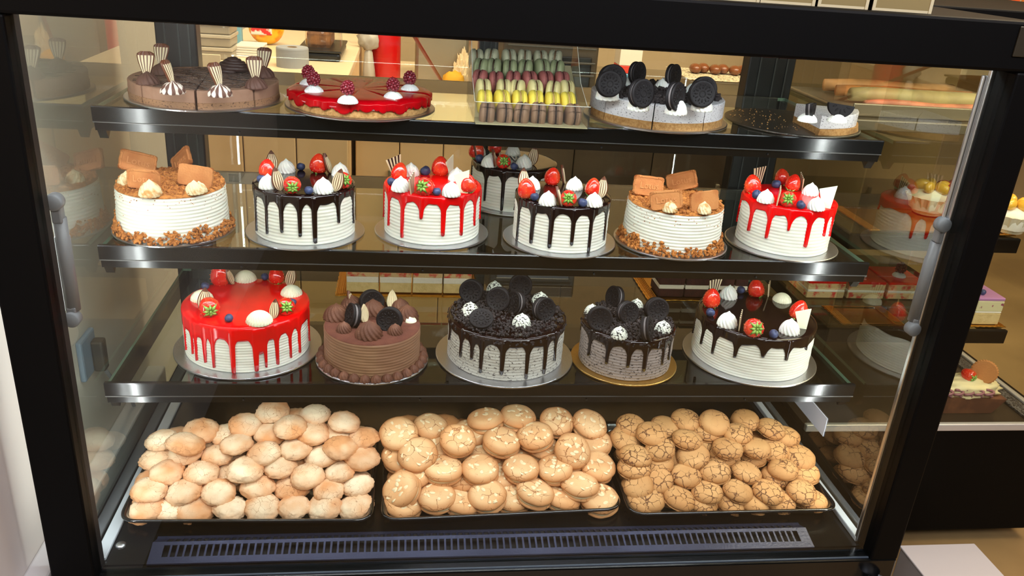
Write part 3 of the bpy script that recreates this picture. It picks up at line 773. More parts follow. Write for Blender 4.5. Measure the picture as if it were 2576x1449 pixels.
cream_cake('large red glazed cake with long thin drips at the left of the lowest shelf', 'clear silver board under the large red glazed cake on the lowest shelf',
    -0.4166, 0.2550, 3, .0985, .0755, .1175, REDG,
    [(467, 880, .0022), (484, 890, .0022), (494, 907, .0024), (516, 912), (538, 925), (588, 940, .0034), (646, 934, .0042), (655, 890, .009), (671, 924), (700, 917), (733, 900), (756, 887), (780, 857)],
    [('straw', 549, 693, 0, 1.35), ('strawlie', 528, 780, 110, 1.2), ('straw', 697, 698, 0, 1.05), ('strawleaf', 720, 774, 15, 1.1), ('blue', 516, 719), ('blue', 576, 800), ('blue', 669, 693), ('blue', 735, 760),
     ('ripple', 507, 741), ('ripple', 617, 691, 0, 1.05), ('ripple', 733, 728), ('ripple', 652, 797, 0, 1.15), ('leaf', 508, 756, 15, 1.15), ('leaf', 688, 777, -15, .98), ('leaf', 726, 697, -8, 1.1), ('leaf', 584, 692, 75, 1)], ridges=15, seed=6, base=.020, extra=9)
root, org = cream_cake('brown cocoa dusted cake piped with chocolate rosettes, beads round its foot', 'silver board under the cocoa cake on the lowest shelf', -0.213, 0.2150, 3, .0770, .0600, .0915, None, [],
    [('brown', 846, 783, 0, 1.25), ('brown', 882, 755, 0, 1.1), ('brown', 939, 745, 0, 1.3), ('brown', 938, 770, 0, 1.2), ('brown', 1007, 762, 0, 1.0), ('brown', 1024, 783, 0, 1.15), ('ripple', 1032, 797, 0, .6), ('brown', 928, 828, 0, 1.28),
     ('brownsmall', 865, 822, 0, 1.25), ('brownsmall', 994, 827, 0, 1.25), ('oreo', 888, 792, -68), ('oreo', 935, 757, 14), ('oreo', 980, 802, -10), ('leaf', 885, 750, 70, 1.0), ('leafpale', 986, 757, -6, 1.1), ('leafpale', 917, 789, 40, 1.0)], ridges=11, body=COCOAC, seed=7)
solid('cocoa_dusting', lathe([(.0765, .0585), (.0748, .0606), (.06, .0609), (0, .0609)], 72), COCOA, root, smooth=True)
bead = MB().add(rosette(.0088, .0115, 9, .8, .3, .16, 22, 8), 0, True).mesh('cream_bead', COCOAR)
for i in range(30):
    a = 2*PI*i/30; put('cream_bead', bead, root, (.0825*math.cos(a), .0825*math.sin(a), 0), (0, 0, a*3))
def oreo_cake(label, bl, x, y, R, H, Rb, body, drips, items, seed, bm_):
    root, org = cream_cake(label, bl, x, y, 3, R, H, Rb, DARKG, drips, [], 13, body, bm_, seed, 'sandwich_biscuit_cake', base=.012)
    r = random.Random(seed); sp = []
    for i in range(1500):
        a, q = r.uniform(0, 2*PI), (R-.0035)*math.sqrt(r.random()); sp.append((q*math.cos(a), q*math.sin(a), H+.0025+r.random()*.004))
    for i in range(130):
        a = r.uniform(0, 2*PI); sp.append(((R+.001)*math.cos(a), (R+.001)*math.sin(a), H-.002-r.random()*.006))
    o = put('crumbs', crumb_mesh('crumbs', sp, CRUMBD, (.0011, .0030), seed=seed), root); o['kind'] = 'stuff'
    decorate(root, org, H+.003, items, (x, y), R)
oreo_cake('larger pale grey speckled cake under dark crumbs and biscuits, beside the cocoa cake', 'large silver board under the larger dark crumb cake on the lowest shelf', 0.0077, 0.2300, .0970, .0725, .1165, SIDEA,
    [(1129, 854), (1157, 898), (1185, 904), (1208, 938, .003), (1261, 943, .003), (1324, 954, .003), (1369, 941, .003), (1396, 907)],
    [('oreo', 1186, 730, -15), ('oreo', 1310, 716, -10), ('oreo', 1254, 750, -18), ('oreo', 1297, 760, -65), ('oreo', 1368, 776, 30), ('oreolie', 1211, 806, -20, .95), ('spot', 1245, 719, 0, 1.05), ('spot', 1360, 748, 0, 1.1), ('spot', 1183, 774, 0, 1.1), ('spot', 1313, 803, 0, 1.1)], 8, SILVER)
oreo_cake('smaller dark grey speckled cake covered in dark crumbs and sandwich biscuits', 'gold rimmed board under the smaller dark crumb cake on the lowest shelf', 0.2111, 0.2110, .0775, .0715, .0905, SIDEB,
    [(1479, 894), (1525, 915, .003), (1579, 924, .003), (1620, 934, .003), (1666, 917), (1682, 905)],
    [('oreo', 1509, 799, -6), ('oreo', 1547, 745, -70, .95), ('oreo', 1579, 784, 20, .95), ('oreo', 1652, 776, 8), ('oreo', 1628, 824, 62), ('spot', 1490, 775, 0, .95), ('spot', 1555, 840, 0, .98), ('spot', 1602, 760, 0, .9), ('spot', 1669, 818, 0, .98)], 9, GOLDB)
cream_cake('large white cream cake with short dark chocolate drips at the right of the lowest shelf', 'large silver board under the chocolate topped cake at the right of the lowest shelf', 0.4453, 0.2340, 3, .1005, .0765, .1160, DARKG,
    [(1742, 837), (1762, 865, .003), (1791, 889, .003), (1847, 899, .0034), (1919, 899, .0036), (1978, 907, .003), (2028, 880)],
    [('straw', 1789, 756, 0, 1.2), ('straw', 1904, 731, 0, 1.15), ('strawleaf', 1898, 829, 0, 1.25), ('straw', 2008, 787, 0, 1.2), ('blue', 1787, 786, 0, 1.15), ('blue', 1864, 729, 0, 1.1), ('blue', 1946, 840, 0, 1.15), ('blue', 2003, 775), ('cream', 1834, 735, 0, 1.15), ('cream', 1831, 804, 0, 1.2),
     ('ripple', 1969, 746, 0, .95), ('cream', 1988, 822, 0, 1.2), ('shard', 1798, 722, 10, 1.1), ('shard', 1864, 807, 62, 1.0), ('shard', 1939, 722, 60, 1), ('white', 2024, 805, -18, 1.1)], ridges=15, seed=10, base=.014)

# ------------------------------------------------------------------ topmost shelf
Z1 = SH[1][1]
def wedge_vf(R, z0, z1, a0, a1, seg=10, wob=0., rr=.0015, seed=0):
    """a slice of a round cake: the arc outside, two cut faces, top edge softened"""
    vs, fs = [], []
    lv = [(0, z0), (0, z1-rr), (rr, z1)]
    for ins, z in lv:
        vs.append((ins*math.cos((a0+a1)/2), ins*math.sin((a0+a1)/2), z))
        for k in range(seg+1):
            a = a0+(a1-a0)*k/seg
            q = R-ins+wob*math.sin(9*a+z*300+seed)
            vs.append((q*math.cos(a), q*math.sin(a), z))
    m = seg+2
    for j in range(2):
        for k in range(seg+2):
            p, q = k, (k+1) % m
            fs.append((j*m+p, j*m+q, (j+1)*m+q, (j+1)*m+p))
    fs.append(tuple(2*m+i for i in range(m))); fs.append(tuple(m-1-i for i in range(m)))
    return vs, fs
MOUSSE = mat('chocolate_mousse', (168, 128, 104), .6, sss=.05, var=(70, (154, 114, 90), .5, .8))
MBASE = spot_mat('mousse_base', (164, 122, 88), (92, 60, 40), 300, .55, .7)
CHEESE = spot_mat('speckled_cheesecake', (226, 224, 226), (96, 92, 98), 360, .60, .68, .5)
BASEB = mat('crushed_base', (196, 150, 92), .9, bump=(420, .8, 4), var=(220, (168, 120, 66), .4, .65))
# chocolate mousse cake in eight slices
mx, my, mR = -0.4705, 0.3215, .1085
board(mx, my, Z1, .1165, 'silver board under the chocolate mousse cake on the topmost shelf')
mroot = thing('chocolate_mousse_cake', 'low brown mousse cake with chocolate drizzle and rosettes carrying fan leaves', 'cake', (mx, my, Z1+.003)); morg = Vector((mx, my, Z1+.003))
a_cut = math.atan2(hz(487, 240, Z1+.026).y-my, hz(487, 240, Z1+.026).x-mx)
for i in range(8):
    g = .016
    a0 = a_cut+i*PI/4+g; a1 = a_cut+(i+1)*PI/4-g
    s = solid('slice', wedge_vf(mR, .009, .026, a0, a1, 12), MOUSSE, mroot)
    solid('slice_base', wedge_vf(mR+.0006, 0, .009, a0, a1, 12, .0006, .0004), MBASE, s)
dz = MB(); rr = random.Random(4)
for i in range(21):
    y = -.095+.19*i/20
    h = math.sqrt(max(0, (mR-.006)**2-y*y)); pts = []
    if h < .02: continue
    o1, o2 = rr.uniform(0, .02), rr.uniform(0, .02)
    for k in range(17):
        x = -h+o1+(2*h-o1-o2)*k/16; pts.append((x, y+.0016*math.sin(x*140+i)+rr.uniform(-.0004, .0004), 0))
    dz.add(xf(tube(pts, [.0012+.0010*abs(math.sin(k*.9+i)) for k in range(17)], 6), T(0, 0, .0260) @ S(1, 1, .3)), 0, True)
d_ = put('chocolate_drizzle', dz.mesh('chocolate_drizzle', DARKG), mroot); d_['kind'] = 'stuff'
STRIPE = mat('striped_rosette_cream', (226, 212, 198), .55)
ROS2 = MB()
vf = rosette(.0150, .0165, 10, 1.0, .2, .24, 40, 10)
ROS2.add(vf, [1 if ((i//88 if False else (i % 80)) // 4) % 2 else 0 for i in range(len(vf[1]))], True)
striped = ROS2.mesh('cream_rosette', [mat('mousse_rosette', (104, 70, 58), .6), STRIPE])
brownr = MB().add(rosette(.0150, .0165, 13, .5, .2, .12, 40, 10), 0, True).mesh('cream_rosette', MATS['mousse_rosette'])
for (u, v, st, lu, yaw, sc) in ((371, 196, 0, 367, 8, 1), (407, 172, 0, 402, -8, .95), (434, 219, 1, 427, 78, 1), (553, 226, 1, 548, 60, 1), (644, 207, 0, 639, 12, 1.0), (664, 180, 0, 661, -15, .95)):
    p = hz(u, v, morg.z+.026+.008)-morg
    put('cream_rosette', striped if st else brownr, mroot, (p.x, p.y, .026), (0, 0, u), 1.05)
    put('chocolate_leaf', leaf_mesh('fan'), mroot, (p.x-.001, p.y+.002, .037), (-.12, 0, math.radians(yaw)), (1.05, 1.05, 1.12))
sw = hz(588, 172, morg.z+.032)-morg
solid('chocolate_curl', tube([(sw.x+(.004+.026*(t/40))*math.cos(t*.75), sw.y+(.003+.012*(t/40))*math.sin(t*.75), .046-.018*(t/40)**1.3) for t in range(41)], .0042, 8), mat('curl_chocolate', (58, 34, 28), .45), mroot, smooth=True)

# raspberry topped red glazed cheesecake, petal outline
rx, ry, rR = -0.2353, 0.3060, .1055
board(rx, ry, Z1, .1150, 'silver board under the raspberry topped red cake on the topmost shelf')
rroot = thing('raspberry_cheesecake', 'low scalloped cheesecake under red glaze with raspberries on cream rosettes', 'cake', (rx, ry, Z1+.003)); rorg = Vector((rx, ry, Z1+.003))
ang0 = -1.75
pet = lambda a: 1+.030*abs(math.sin(4*(a-ang0)))-.012
solid('biscuit_base', lathe([(0, 0), (rR*.99, 0), (rR*1.0, .002), (rR*.985, .012), (rR*.9, .015), (0, .015)], 160, lambda a, i: pet(a)+.006*math.sin(23*a+i)), BASEB, rroot, smooth=True)
solid('cream_layer', lathe([(rR*.9, .0115), (rR*1.0, .012), (rR*1.015, .015), (rR*.97, .0195), (0, .0195)], 160, lambda a, i: pet(a)+.010*math.sin(13*a+i*.5)), mat('pink_cream', (236, 206, 208), .4, coat=.3, var=(40, (214, 70, 90), .48, .66)), rroot, smooth=True)
def gl(a, i):
    return pet(a)
gv = glaze_vf(rR, .0220, [(ang0+q*PI/4+o, l, w) for q in range(8) for o, l, w in ((0, .0165, .10), (.30, .0115, .10), (.52, .013, .06))], .0075, .0040, 400, .003)
gv = ([(x*pet(math.atan2(y, x)), y*pet(math.atan2(y, x)), max(.001, z-(.0016*(1-abs(math.sin(4*(math.atan2(y, x)-ang0))))**6 if z > .015 and math.hypot(x, y) > .01 else 0))) for x, y, z in gv[0]], gv[1])
solid('red_glaze', gv, mat('raspberry_glaze', (190, 2, 16), .22, coat=0, spec=.22, var=(30, (172, 0, 12), .4, .6)), rroot, smooth=True)
rb = MB()
for i in range(40):
    t = (i+.5)/40; ph = i*2.39996; zz = 1-1.75*t; q = math.sqrt(max(0, 1-zz*zz))
    rb.add(xf(ICO1, T(.0082*q*math.cos(ph), .0082*q*math.sin(ph), .0098*zz) @ S(.0027)), 0, True)
rb = rb.add(xf(ICO2, S(.0080, .0080, .0096)), 0, True).mesh('raspberry', mat('raspberry_flesh', (128, 26, 40), .28, coat=.5, rnd=.15))
rc = cream_mesh('ripple', .0145, .0115, mat('white_whip', (242, 241, 238), .5, sss=.1))
for u, v in ((777, 208), (790, 226), (875, 250), (989, 241), (1031, 222)):
    p = hz(u, v, rorg.z+.027)-rorg
    put('cream_rosette', rc, rroot, (p.x, p.y, .0225), (0, 0, u))
    put('raspberry', rb, rroot, (p.x-.0005, p.y, .0425), (.2*math.sin(u), 0, u))

# clear box of macarons, steeply stepped
def macaron(name_c):
    cols = {'brown': (158, 122, 96), 'yellow': (240, 216, 84), 'cream': (214, 200, 140), 'pink': (150, 84, 78), 'green': (136, 142, 104), 'pale': (164, 162, 134)}
    m = mat('macaron_'+name_c, cols[name_c], .6, bump=(500, .15), rnd=.06)
    mf = mat('macaron_filling_'+name_c, {'brown': (60, 38, 26), 'yellow': (206, 170, 110), 'cream': (92, 58, 36), 'pink': (88, 34, 34), 'green': (64, 48, 34), 'pale': (110, 84, 60)}[name_c], .6)
    mft = mat('macaron_foot_'+name_c, tuple(int(c*.86) for c in cols[name_c]), .9, bump=(500, .9, 4))
    R = .0182
    sh_ = lathe([(R*.86, 0), (R*1.0, .0006), (R*1.015, .0022), (R*.99, .0032), (R*1.0, .0036), (R*.97, .0062), (R*.86, .0086), (R*.62, .0100), (R*.3, .0106), (0, .0107)], 30, lambda a, i: 1+(.02*math.sin(17*a)+.015*math.sin(29*a) if i in (1, 2) else 0))
    mi = []
    for j in range(9): mi += [1 if j < 3 else 0]*30
    a = MB().add(sh_, mi, True, Ry(PI/2) @ T(0, 0, .0012)).mesh('shell', [m, mft])
    b = MB().add(sh_, mi, True, Ry(-PI/2) @ T(0, 0, .0012)).mesh('shell', [m, mft])
    c = MB().add(lathe([(0, .0018), (R*.88, .0018), (R*.9, 0), (R*.88, -.0018), (0, -.0018)], 24), 0, True, Ry(PI/2)).mesh('filling', mf)
    return a, b, c
rows = [('brown', 'front row', [(1225, 287), (1268, 287), (1313, 287), (1354, 287), (1397, 290), (1440, 291)]),
        ('yellow', 'second row', [(1219, 256), (1262, 256), (1306, 257), (1346, 257), (1388, 261), (1427, 261)]),
        ('cream', 'third row', [(1215, 228), (1266, 229), (1302, 230), (1344, 230), (1391, 233), (1424, 231)]),
        ('pink', 'fourth row', [(1208, 205), (1248, 209), (1291, 208), (1331, 208), (1371, 208), (1412, 209)]),
        ('green', 'fifth row', [(1210, 176), (1243, 176), (1283, 179), (1321, 179), (1362, 177), (1401, 180)]),
        ('pale', 'back row', [(1198, 152), (1236, 151), (1280, 152), (1318, 153), (1359, 155), (1395, 154)])]
ORD = ['leftmost', 'second from left', 'third from left', 'third from right', 'second from right', 'rightmost']
SHOWN = {'brown': 'brown', 'yellow': 'bright yellow', 'cream': 'cream coloured', 'pink': 'dusky pink', 'green': 'sage green', 'pale': 'pale grey green'}
yb0 = 0.255
def mac_pos(u, v, k):
    return hslope(u, v, yb0, Z1+.0215, .52)
tilt = math.atan(.52)
bxc = [hslope(u, v, yb0, Z1+.0215, .52) for u, v in ((1200, 290), (1467, 294), (1188, 150), (1418, 152))]
for k, (c, rn, pts) in enumerate(rows):
    a, b, f = macaron(c)
    for i, (u, v) in enumerate(pts):
        p = mac_pos(u, v, k)
        t = thing('macaron', '%s macaron in the clear box, %s, %s' % (SHOWN[c], rn, ORD[i]), 'macaron', p, group='macarons in the clear box')
        rj = random.Random(k*10+i)
        t.rotation_euler = (rj.uniform(-.1, .1), rj.uniform(-.05, .05), rj.uniform(-.25, .25)-.06)
        put('shell', a, t); put('shell', b, t); put('filling', f, t)
mbx = thing('macaron_box', 'open clear plastic box propped up with six rows of macarons', 'box', (0, 0, 0))
f0 = bxc[0]; f1 = bxc[1]; b0 = bxc[2]; b1 = bxc[3]
yF = f0.y-.024; yB = max(b0.y, b1.y)+.020; x0 = min(f0.x, b0.x)-.003; x1 = f1.x+.003
zk = lambda y: Z1+.0215+.52*(y-yb0)
def slab(p, q, th): return fix(prism(p, q, q+th))
solid('front_wall', box(x0, x1, yF-.001, yF, Z1+.0005, Z1+.034), PLASTIC, mbx)
side = [(yF, Z1+.0005), (yB, Z1+.0005), (yB, zk(yB)+.034), (yB-.02, zk(yB)+.030), ((yF+yB)/2, zk((yF+yB)/2)+.012), (yF+.02, Z1+.030), (yF, Z1+.034)]
solid('side_wall', fix(prism(side, x0-.001, x0)), PLASTIC, mbx); solid('side_wall', fix(prism(side, x1, x1+.001)), PLASTIC, mbx)
solid('back_wall', box(x0, x1, yB, yB+.001, Z1+.0005, zk(yB)+.034), PLASTIC, mbx)
solid('stepped_insert', fix(prism([(yF+.002, Z1+.0005), (yB-.001, Z1+.0005), (yB-.001, zk(yB)-.021), (yb0, Z1+.0018), (yF+.002, Z1+.0018)], x0+.001, x1-.001)), mat('insert_plastic', (200, 190, 150), .4), mbx)
rim = [(x0, yF, Z1+.034)]+[(x0-.0005, y, z) for y, z in reversed(side[2:])]+[(x0, yB, zk(yB)+.034), (x1, yB, zk(yB)+.034)]+[(x1+.0005, y, z) for y, z in side[2:]]
RIM = mat('plastic_rim', (206, 204, 190), .25)
solid('rim', tube([(x0, yF-.0005, Z1+.034), (x1, yF-.0005, Z1+.034)], .0006, 5), RIM, mbx)
solid('rim', tube([(x0, y, z) for y, z in side[2:]], .0006, 5), RIM, mbx)
solid('rim', tube([(x1, y, z) for y, z in side[2:]], .0006, 5), RIM, mbx)
solid('rim', tube([(x0, yB, zk(yB)+.034), (x1, yB, zk(yB)+.034)], .0006, 5), RIM, mbx)

# dark crumb cheesecake in eight slices
ox, oy, oR = 0.2421, 0.3215, .1085
board(ox, oy, Z1, .1180, 'silver board under the dark crumb cheesecake on the topmost shelf')
oroot = thing('crumb_cheesecake', 'white speckled cheesecake in slices topped with dark sandwich biscuits and black crumbs', 'cake', (ox, oy, Z1+.003)); oorg = Vector((ox, oy, Z1+.003))
q = hz(1641, 290, Z1+.038); a_cut = math.atan2(q.y-oy, q.x-ox)
for i in range(8):
    g = .010 if i not in (0, 7) else .008
    a0 = a_cut+i*PI/4+g; a1 = a_cut+(i+1)*PI/4-g
    s = solid('slice', wedge_vf(oR, .0115, .0375, a0, a1, 12), CHEESE, oroot)
    solid('slice_base', wedge_vf(oR+.0008, 0, .0115, a0, a1, 12, .0007, .0004), BASEB, s)
r = random.Random(21); sp = []
for i in range(1000):
    a, q = r.uniform(0, 2*PI), (oR-.008)*math.sqrt(r.random())
    if q > .085 and math.sin(8*a+1) > .2: continue
    sp.append((q*math.cos(a), q*math.sin(a), .0385+r.random()*.004))
o = put('crumbs', crumb_mesh('crumbs', sp, CRUMBD, (.0022, .0056), seed=4), oroot); o['kind'] = 'stuff'
decorate(oroot, oorg, .0375, [('cream', 1529, 232, 0, 1.3), ('cream', 1607, 258, 0, 1.15), ('cream', 1702, 268, 0, 1.15), ('cream', 1767, 260, 0, 1.15), ('cream', 1590, 203, 0, 1.0), ('cream', 1667, 212, 0, 1.0), ('cream', 1745, 222, 0, 1.0)], None)
bigo = oreo_meshes(.0225)
for u, v, yaw, tl, sc in ((1541, 190, 6, -.2, 1.12), (1533, 203, 6, -.2, 1.0), (1604, 176, 38, -.1, .95), (1695, 182, 42, -.1, .95), (1614, 226, 24, -.15, 1.05), (1700, 234, 46, -.1, 1.05), (1772, 217, 2, -.2, 1.0), (1766, 228, 0, -.2, 1.0)):
    p = hz(u, v, oorg.z+.0375+.030)-oorg
    s = put('sandwich_biscuit', bigo[0], oroot, (p.x, p.y, .0375+.025), (tl, 0, math.radians(yaw)), sc*.86)
    put('cream_filling', bigo[1], s)

# almost empty board with two slices left
board(0.4850, 0.3310, Z1, .1120, 'dark silver board with crumbs and two leftover slices on the topmost shelf', mat('smeared_board', (120, 118, 112), .3, .9, bump=(500, .6, 3)))
r = random.Random(8); sp = []
for i in range(90):
    a, q = r.uniform(1.6, 4.9), .104*math.sqrt(r.random()); sp.append((0.485+q*math.cos(a), 0.331+q*math.sin(a), Z1+.0038))
o = put('cake_crumbs', crumb_mesh('cake_crumbs', sp, BASEB, (.0004, .0015), seed=9)); tag(o, 'loose cake crumbs scattered over the almost empty silver board', 'crumbs', None, 'stuff')
cpx, cpy = 0.4870, 0.3300
for j, (a0, a1, nm, cu, cv, hu, hv, hyaw) in enumerate(((-1.60, -.93, 'left of the two leftover cheesecake slices, half biscuit seen edge on', 2033, 291, 2040, 264, 55), (-.91, -.28, 'right of the two leftover cheesecake slices, half biscuit facing the front', 2108, 293, 2113, 267, -12))):
    st = thing('cheesecake_slice', nm, 'cake slice', (cpx, cpy, Z1+.0032), group='leftover cheesecake slices')
    so = Vector((cpx, cpy, Z1+.0032))
    s = solid('filling', wedge_vf(.1010, .0100, .0310, a0, a1, 12, .0008), CHEESE, st)
    solid('crumb_base', wedge_vf(.1045, 0, .0100, a0-.01, a1+.01, 12, .0009, .0006), BASEB, st)
    p = hz(cu, cv, so.z+.039)-so
    put('cream_rosette', cream_mesh('ripple', .0145, .0130, ROS), st, (p.x, p.y, .0308), (0, 0, 1))
    # half a biscuit, straight edge up
    mb = MB(); Rr = .0195
    poly = [(Rr*math.cos(PI+PI*i/18), Rr*math.sin(PI+PI*i/18)) for i in range(19)]
    mb.add(fix(prism(poly, -.0050, -.0012, 'y'))); mb.add(fix(prism(poly, .0012, .0050, 'y')))
    for q in range(5):
        aa = PI+PI*(q+.5)/5; mb.add(xf(ICO1, T(Rr*.55*math.cos(aa), -.0050, Rr*.55*math.sin(aa)) @ Ry(-aa) @ S(Rr*.2, .0008, Rr*.07)), 0, True)
    h = put('half_biscuit', mb.mesh('half_biscuit', OREO), st, (p.x+.002, p.y+.002, .0310+.026), (-.1, .08, math.radians(hyaw)))
    solid('cream_filling', fix(prism([(x*.95, z*.95) for x, z in poly], -.0012, .0012, 'y')), OREOC, h)

# ------------------------------------------------------------------ gold trays of cake squares at the back of the lowest shelf
def gold_tray(x0, x1, y0, y1, z, label, fl=.012):
    t = thing('gold_cake_tray', label, 'tray', (0, 0, z))
    def ring(ins, zz, sc=0, n=120):
        out = []
        for i in range(n):
            s = i/n*4; k = int(s); q = s-k
            P = [(x0, y0), (x1, y0), (x1, y1), (x0, y1)]
            a, b = P[k], P[(k+1) % 4]; x, y = a[0]+(b[0]-a[0])*q, a[1]+(b[1]-a[1])*q
            cx, cy = (x0+x1)/2, (y0+y1)/2
            fx = (x1-x0)/2; fy = (y1-y0)/2
            x = cx+(x-cx)*(fx-ins)/fx; y = cy+(y-cy)*(fy-ins)/fy
            w = sc*math.sin(i/n*2*PI*28)
            out.append((x+w*(1 if k == 1 else -1 if k == 3 else 0), y+w*(1 if k == 2 else -1 if k == 0 else 0), zz))
        return out
    rs = [ring(0, .0008, .0010), ring(0, .0022, .0010), ring(fl*.5, .0032, .0), ring(fl, .0018), ring(fl+.001, .0016)]
    n = 120; vs = [p for r_ in rs for p in r_]; fs = []
    for j in range(4):
        for i in range(n): fs.append((j*n+i, j*n+(i+1) % n, (j+1)*n+(i+1) % n, (j+1)*n+i))
    fs.append(tuple(range(4*n, 5*n))); fs.append(tuple(range(n-1, -1, -1)))
    solid('tray_base', (vs, fs), GOLD, t)
    # the pressed ribs on the two short borders
    rib = MB().add(rbox(-.0009, .0009, y0+.004, y1-.004, .0020, .0044, .0006, 1)).mesh('rib', GOLD)
    for sgn, xx in ((1, x0), (-1, x1)):
        for i in range(6): put('rib', rib, t, (xx+sgn*(.0035+i*.0034), 0, 0))
    return t
def layered_square(x, y, z, w, d, layers, label, name, grp, wob=.0006, seed=1):
    t = thing(name, label, 'cake square', (x, y, z), group=grp)
    zz = 0
    for i, (nm, h, m) in enumerate(layers):
        solid(nm, rbox(-w/2+(.0004*((i+seed) % 2)), w/2-(.0004*((i+seed) % 2)), -d/2, d/2, zz, zz+h, min(.0012, h*.3), 1), m, t)
        zz += h
    return t
SPONGE = mat('pale_sponge', (222, 194, 132), .9, bump=(420, .5, 4), var=(90, (206, 176, 112), .4, .7))
SPONGER = mat('stained_sponge', (214, 178, 124), .9, bump=(420, .5, 4), var=(70, (205, 60, 46), .52, .66))
WHIP = mat('cut_cream', (232, 222, 200), .6, bump=(200, .3))
PINKC = mat('pink_top_cream', (230, 160, 150), .5, var=(50, (214, 60, 66), .5, .7))
VELV = mat('dark_velvet_sponge', (66, 26, 20), .9, bump=(420, .5, 4), var=(90, (44, 18, 16), .4, .7))
g1 = hz(838, 748, SH[3][1]); g2 = hz(1213, 752, SH[3][1])
gy = 0.462; zt = SH[3][1]
gold_tray(-.293, -.016, gy, gy+.135, zt, 'gold scalloped tray of pink and white cake squares, at the back')
q4 = ['leftmost', 'second from left', 'third from left', 'rightmost']
xs = [(-.2725, -.2110), (-.2090, -.1480), (-.1460, -.0885), (-.0865, -.0320)]
for i, (a, b) in enumerate(xs):
    layered_square((a+b)/2, gy+.042, zt+.0036, b-a, .056, [('sponge', .020, SPONGE), ('cream', .012, WHIP), ('sponge', .018, SPONGER), ('cream', .006, PINKC), ('jelly', .004, REDG)],
                   'pink and white layered cake square on the gold tray, %s' % q4[i], 'strawberry_cake_square', 'strawberry cake squares on the gold tray', seed=i)
gold_tray(.324, .556, gy+.004, gy+.139, zt, 'gold scalloped tray of dark layered cake squares, at the back')
xs = [(.3475, .4015), (.403, .4535), (.455, .506), (.5075, .536)]
for i, (a, b) in enumerate(xs):
    layered_square((a+b)/2, gy+.044, zt+.0036, b-a-.001, .056, [('sponge', .017, VELV), ('cream', .009, WHIP), ('sponge', .019, VELV), ('cream', .006, WHIP), ('sponge', .008, VELV), ('glaze', .003, DARKG)],
                   'dark chocolate layered cake square on the gold tray, %s' % q4[i], 'chocolate_cake_square', 'dark cake squares on the gold tray', seed=i)

# ================================================================== cookie trays on the deck
def black_tray(label, corners, h=.024, lip=.008):
    """corners: front left, front right, back right, back left on the deck; rounded, with a rolled lip"""
    P = [Vector((c[0], c[1])) for c in corners]; c0 = sum(P, Vector((0, 0)))/4
    t = thing('cookie_tray', label, 'tray', (c0.x, c0.y, 0.0002))
    def ring(ins, z, rad=.03, n=9):
        out = []
        for i in range(4):
            p, a, b = P[i], P[i-1], P[(i+1) % 4]
            da = (a-p).normalized(); db = (b-p).normalized()
            pi_ = p+(da+db)*ins
            rr = max(.004, rad-ins)
            p1 = pi_+da*rr; p2 = pi_+db*rr
            for k in range(n):
                s = k/(n-1); q = p1*(1-s)**2+pi_*2*s*(1-s)+p2*s*s
                out.append((q.x-c0.x, q.y-c0.y, z))
        return out
    lv = [(.016, 0), (.008, h-.006), (.0015, h-.005), (0, h-.003), (.0005, h-.0005), (.003, h), (.006, h-.0015), (.0085, h-.003), (.017, .0016)]
    rs = [ring(i, z) for i, z in lv]; n = len(rs[0]); vs = [p for r_ in rs for p in r_]; fs = []
    for j in range(len(rs)-1):
        for i in range(n): fs.append((j*n+i, j*n+(i+1) % n, (j+1)*n+(i+1) % n, (j+1)*n+i))
    m = (len(rs)-1)*n; fs.append(tuple(range(m, m+n))); fs.append(tuple(range(n-1, -1, -1)))
    solid('tray_shell', (vs, fs), TRAYB, t, smooth=True)
    return t
black_tray('black plastic tray full of pale coconut cookies, leftmost of three', [(-.594, .072), (-.206, .062), (-.203, .335), (-.594, .335)])
black_tray('black plastic tray full of almond sandwich cookies, between two other trays', [(-.1945, .062), (.205, .079), (.206, .366), (-.195, .345)])
black_tray('black plastic tray full of cracked brown cookies, rightmost of three', [(.2125, .064), (.586, .066), (.578, .335), (.2125, .350)])
COCO = crack_mat('coconut_crust', (218, 156, 104), (244, 224, 190), (170, 106, 62), 85, .022, .9, .8, .05, (.028, (214, 150, 98), .5), .0020, .46)
ALMC = crack_mat('almond_crust', (226, 172, 118), (234, 196, 146), (168, 106, 58), 50, .045, .75, .7, .05, (.0325, (196, 130, 74), .8), .0014, .47)
CRKC = crack_mat('cracked_crust', (200, 148, 92), (212, 164, 108), (96, 54, 26), 78, .10, .75, .6, .05, (.0282, (178, 120, 64), .6), .0010, .41)
ALMCR = mat('almond_cream', (226, 206, 164), .6)
FLAKE = mat('almond_flake', (244, 222, 178), .5)
def coco_mesh(seed):
    bm = bmesh.new(); bmesh.ops.create_icosphere(bm, subdivisions=4, radius=1)
    for v in bm.verts:
        p = v.co.copy(); n1 = noise.noise(p*1.3+Vector((seed*5, 0, 0))); n2 = noise.noise(p*4.5+Vector((0, seed*7, 0))); n3 = noise.noise(p*11+Vector((seed, 3, 1)))
        n4 = noise.noise(p*22+Vector((1, seed, 2))); k = 1.05+.09*n1+.05*n3+.035*n4-.16*abs(noise.noise(p*3.6+Vector((seed*3, 2, 0))))-.10*abs(noise.noise(p*8+Vector((seed, 5, 0))))
        v.co = Vector((p.x*.0285*k, p.y*.0272*k, (p.z*.0135 if p.z > 0 else p.z*.0095)*k))
    return MB().add(from_bm(bm), 0, True).mesh('coconut_cookie', COCO)
def dome(R, h, seed, n=40, sag=.25):
    prof = [(0, 0), (R*.9, 0), (R*.985, h*.10), (R, h*.26), (R*.965, h*.46), (R*.84, h*.72), (R*.62, h*.90), (R*.34, h*.985), (0, h)]
    return lathe(prof, n, lambda a, i: 1+.022*math.sin(2*a+seed)+.014*math.sin(5*a+seed*2)+.008*math.sin(9*a+seed*3+i))
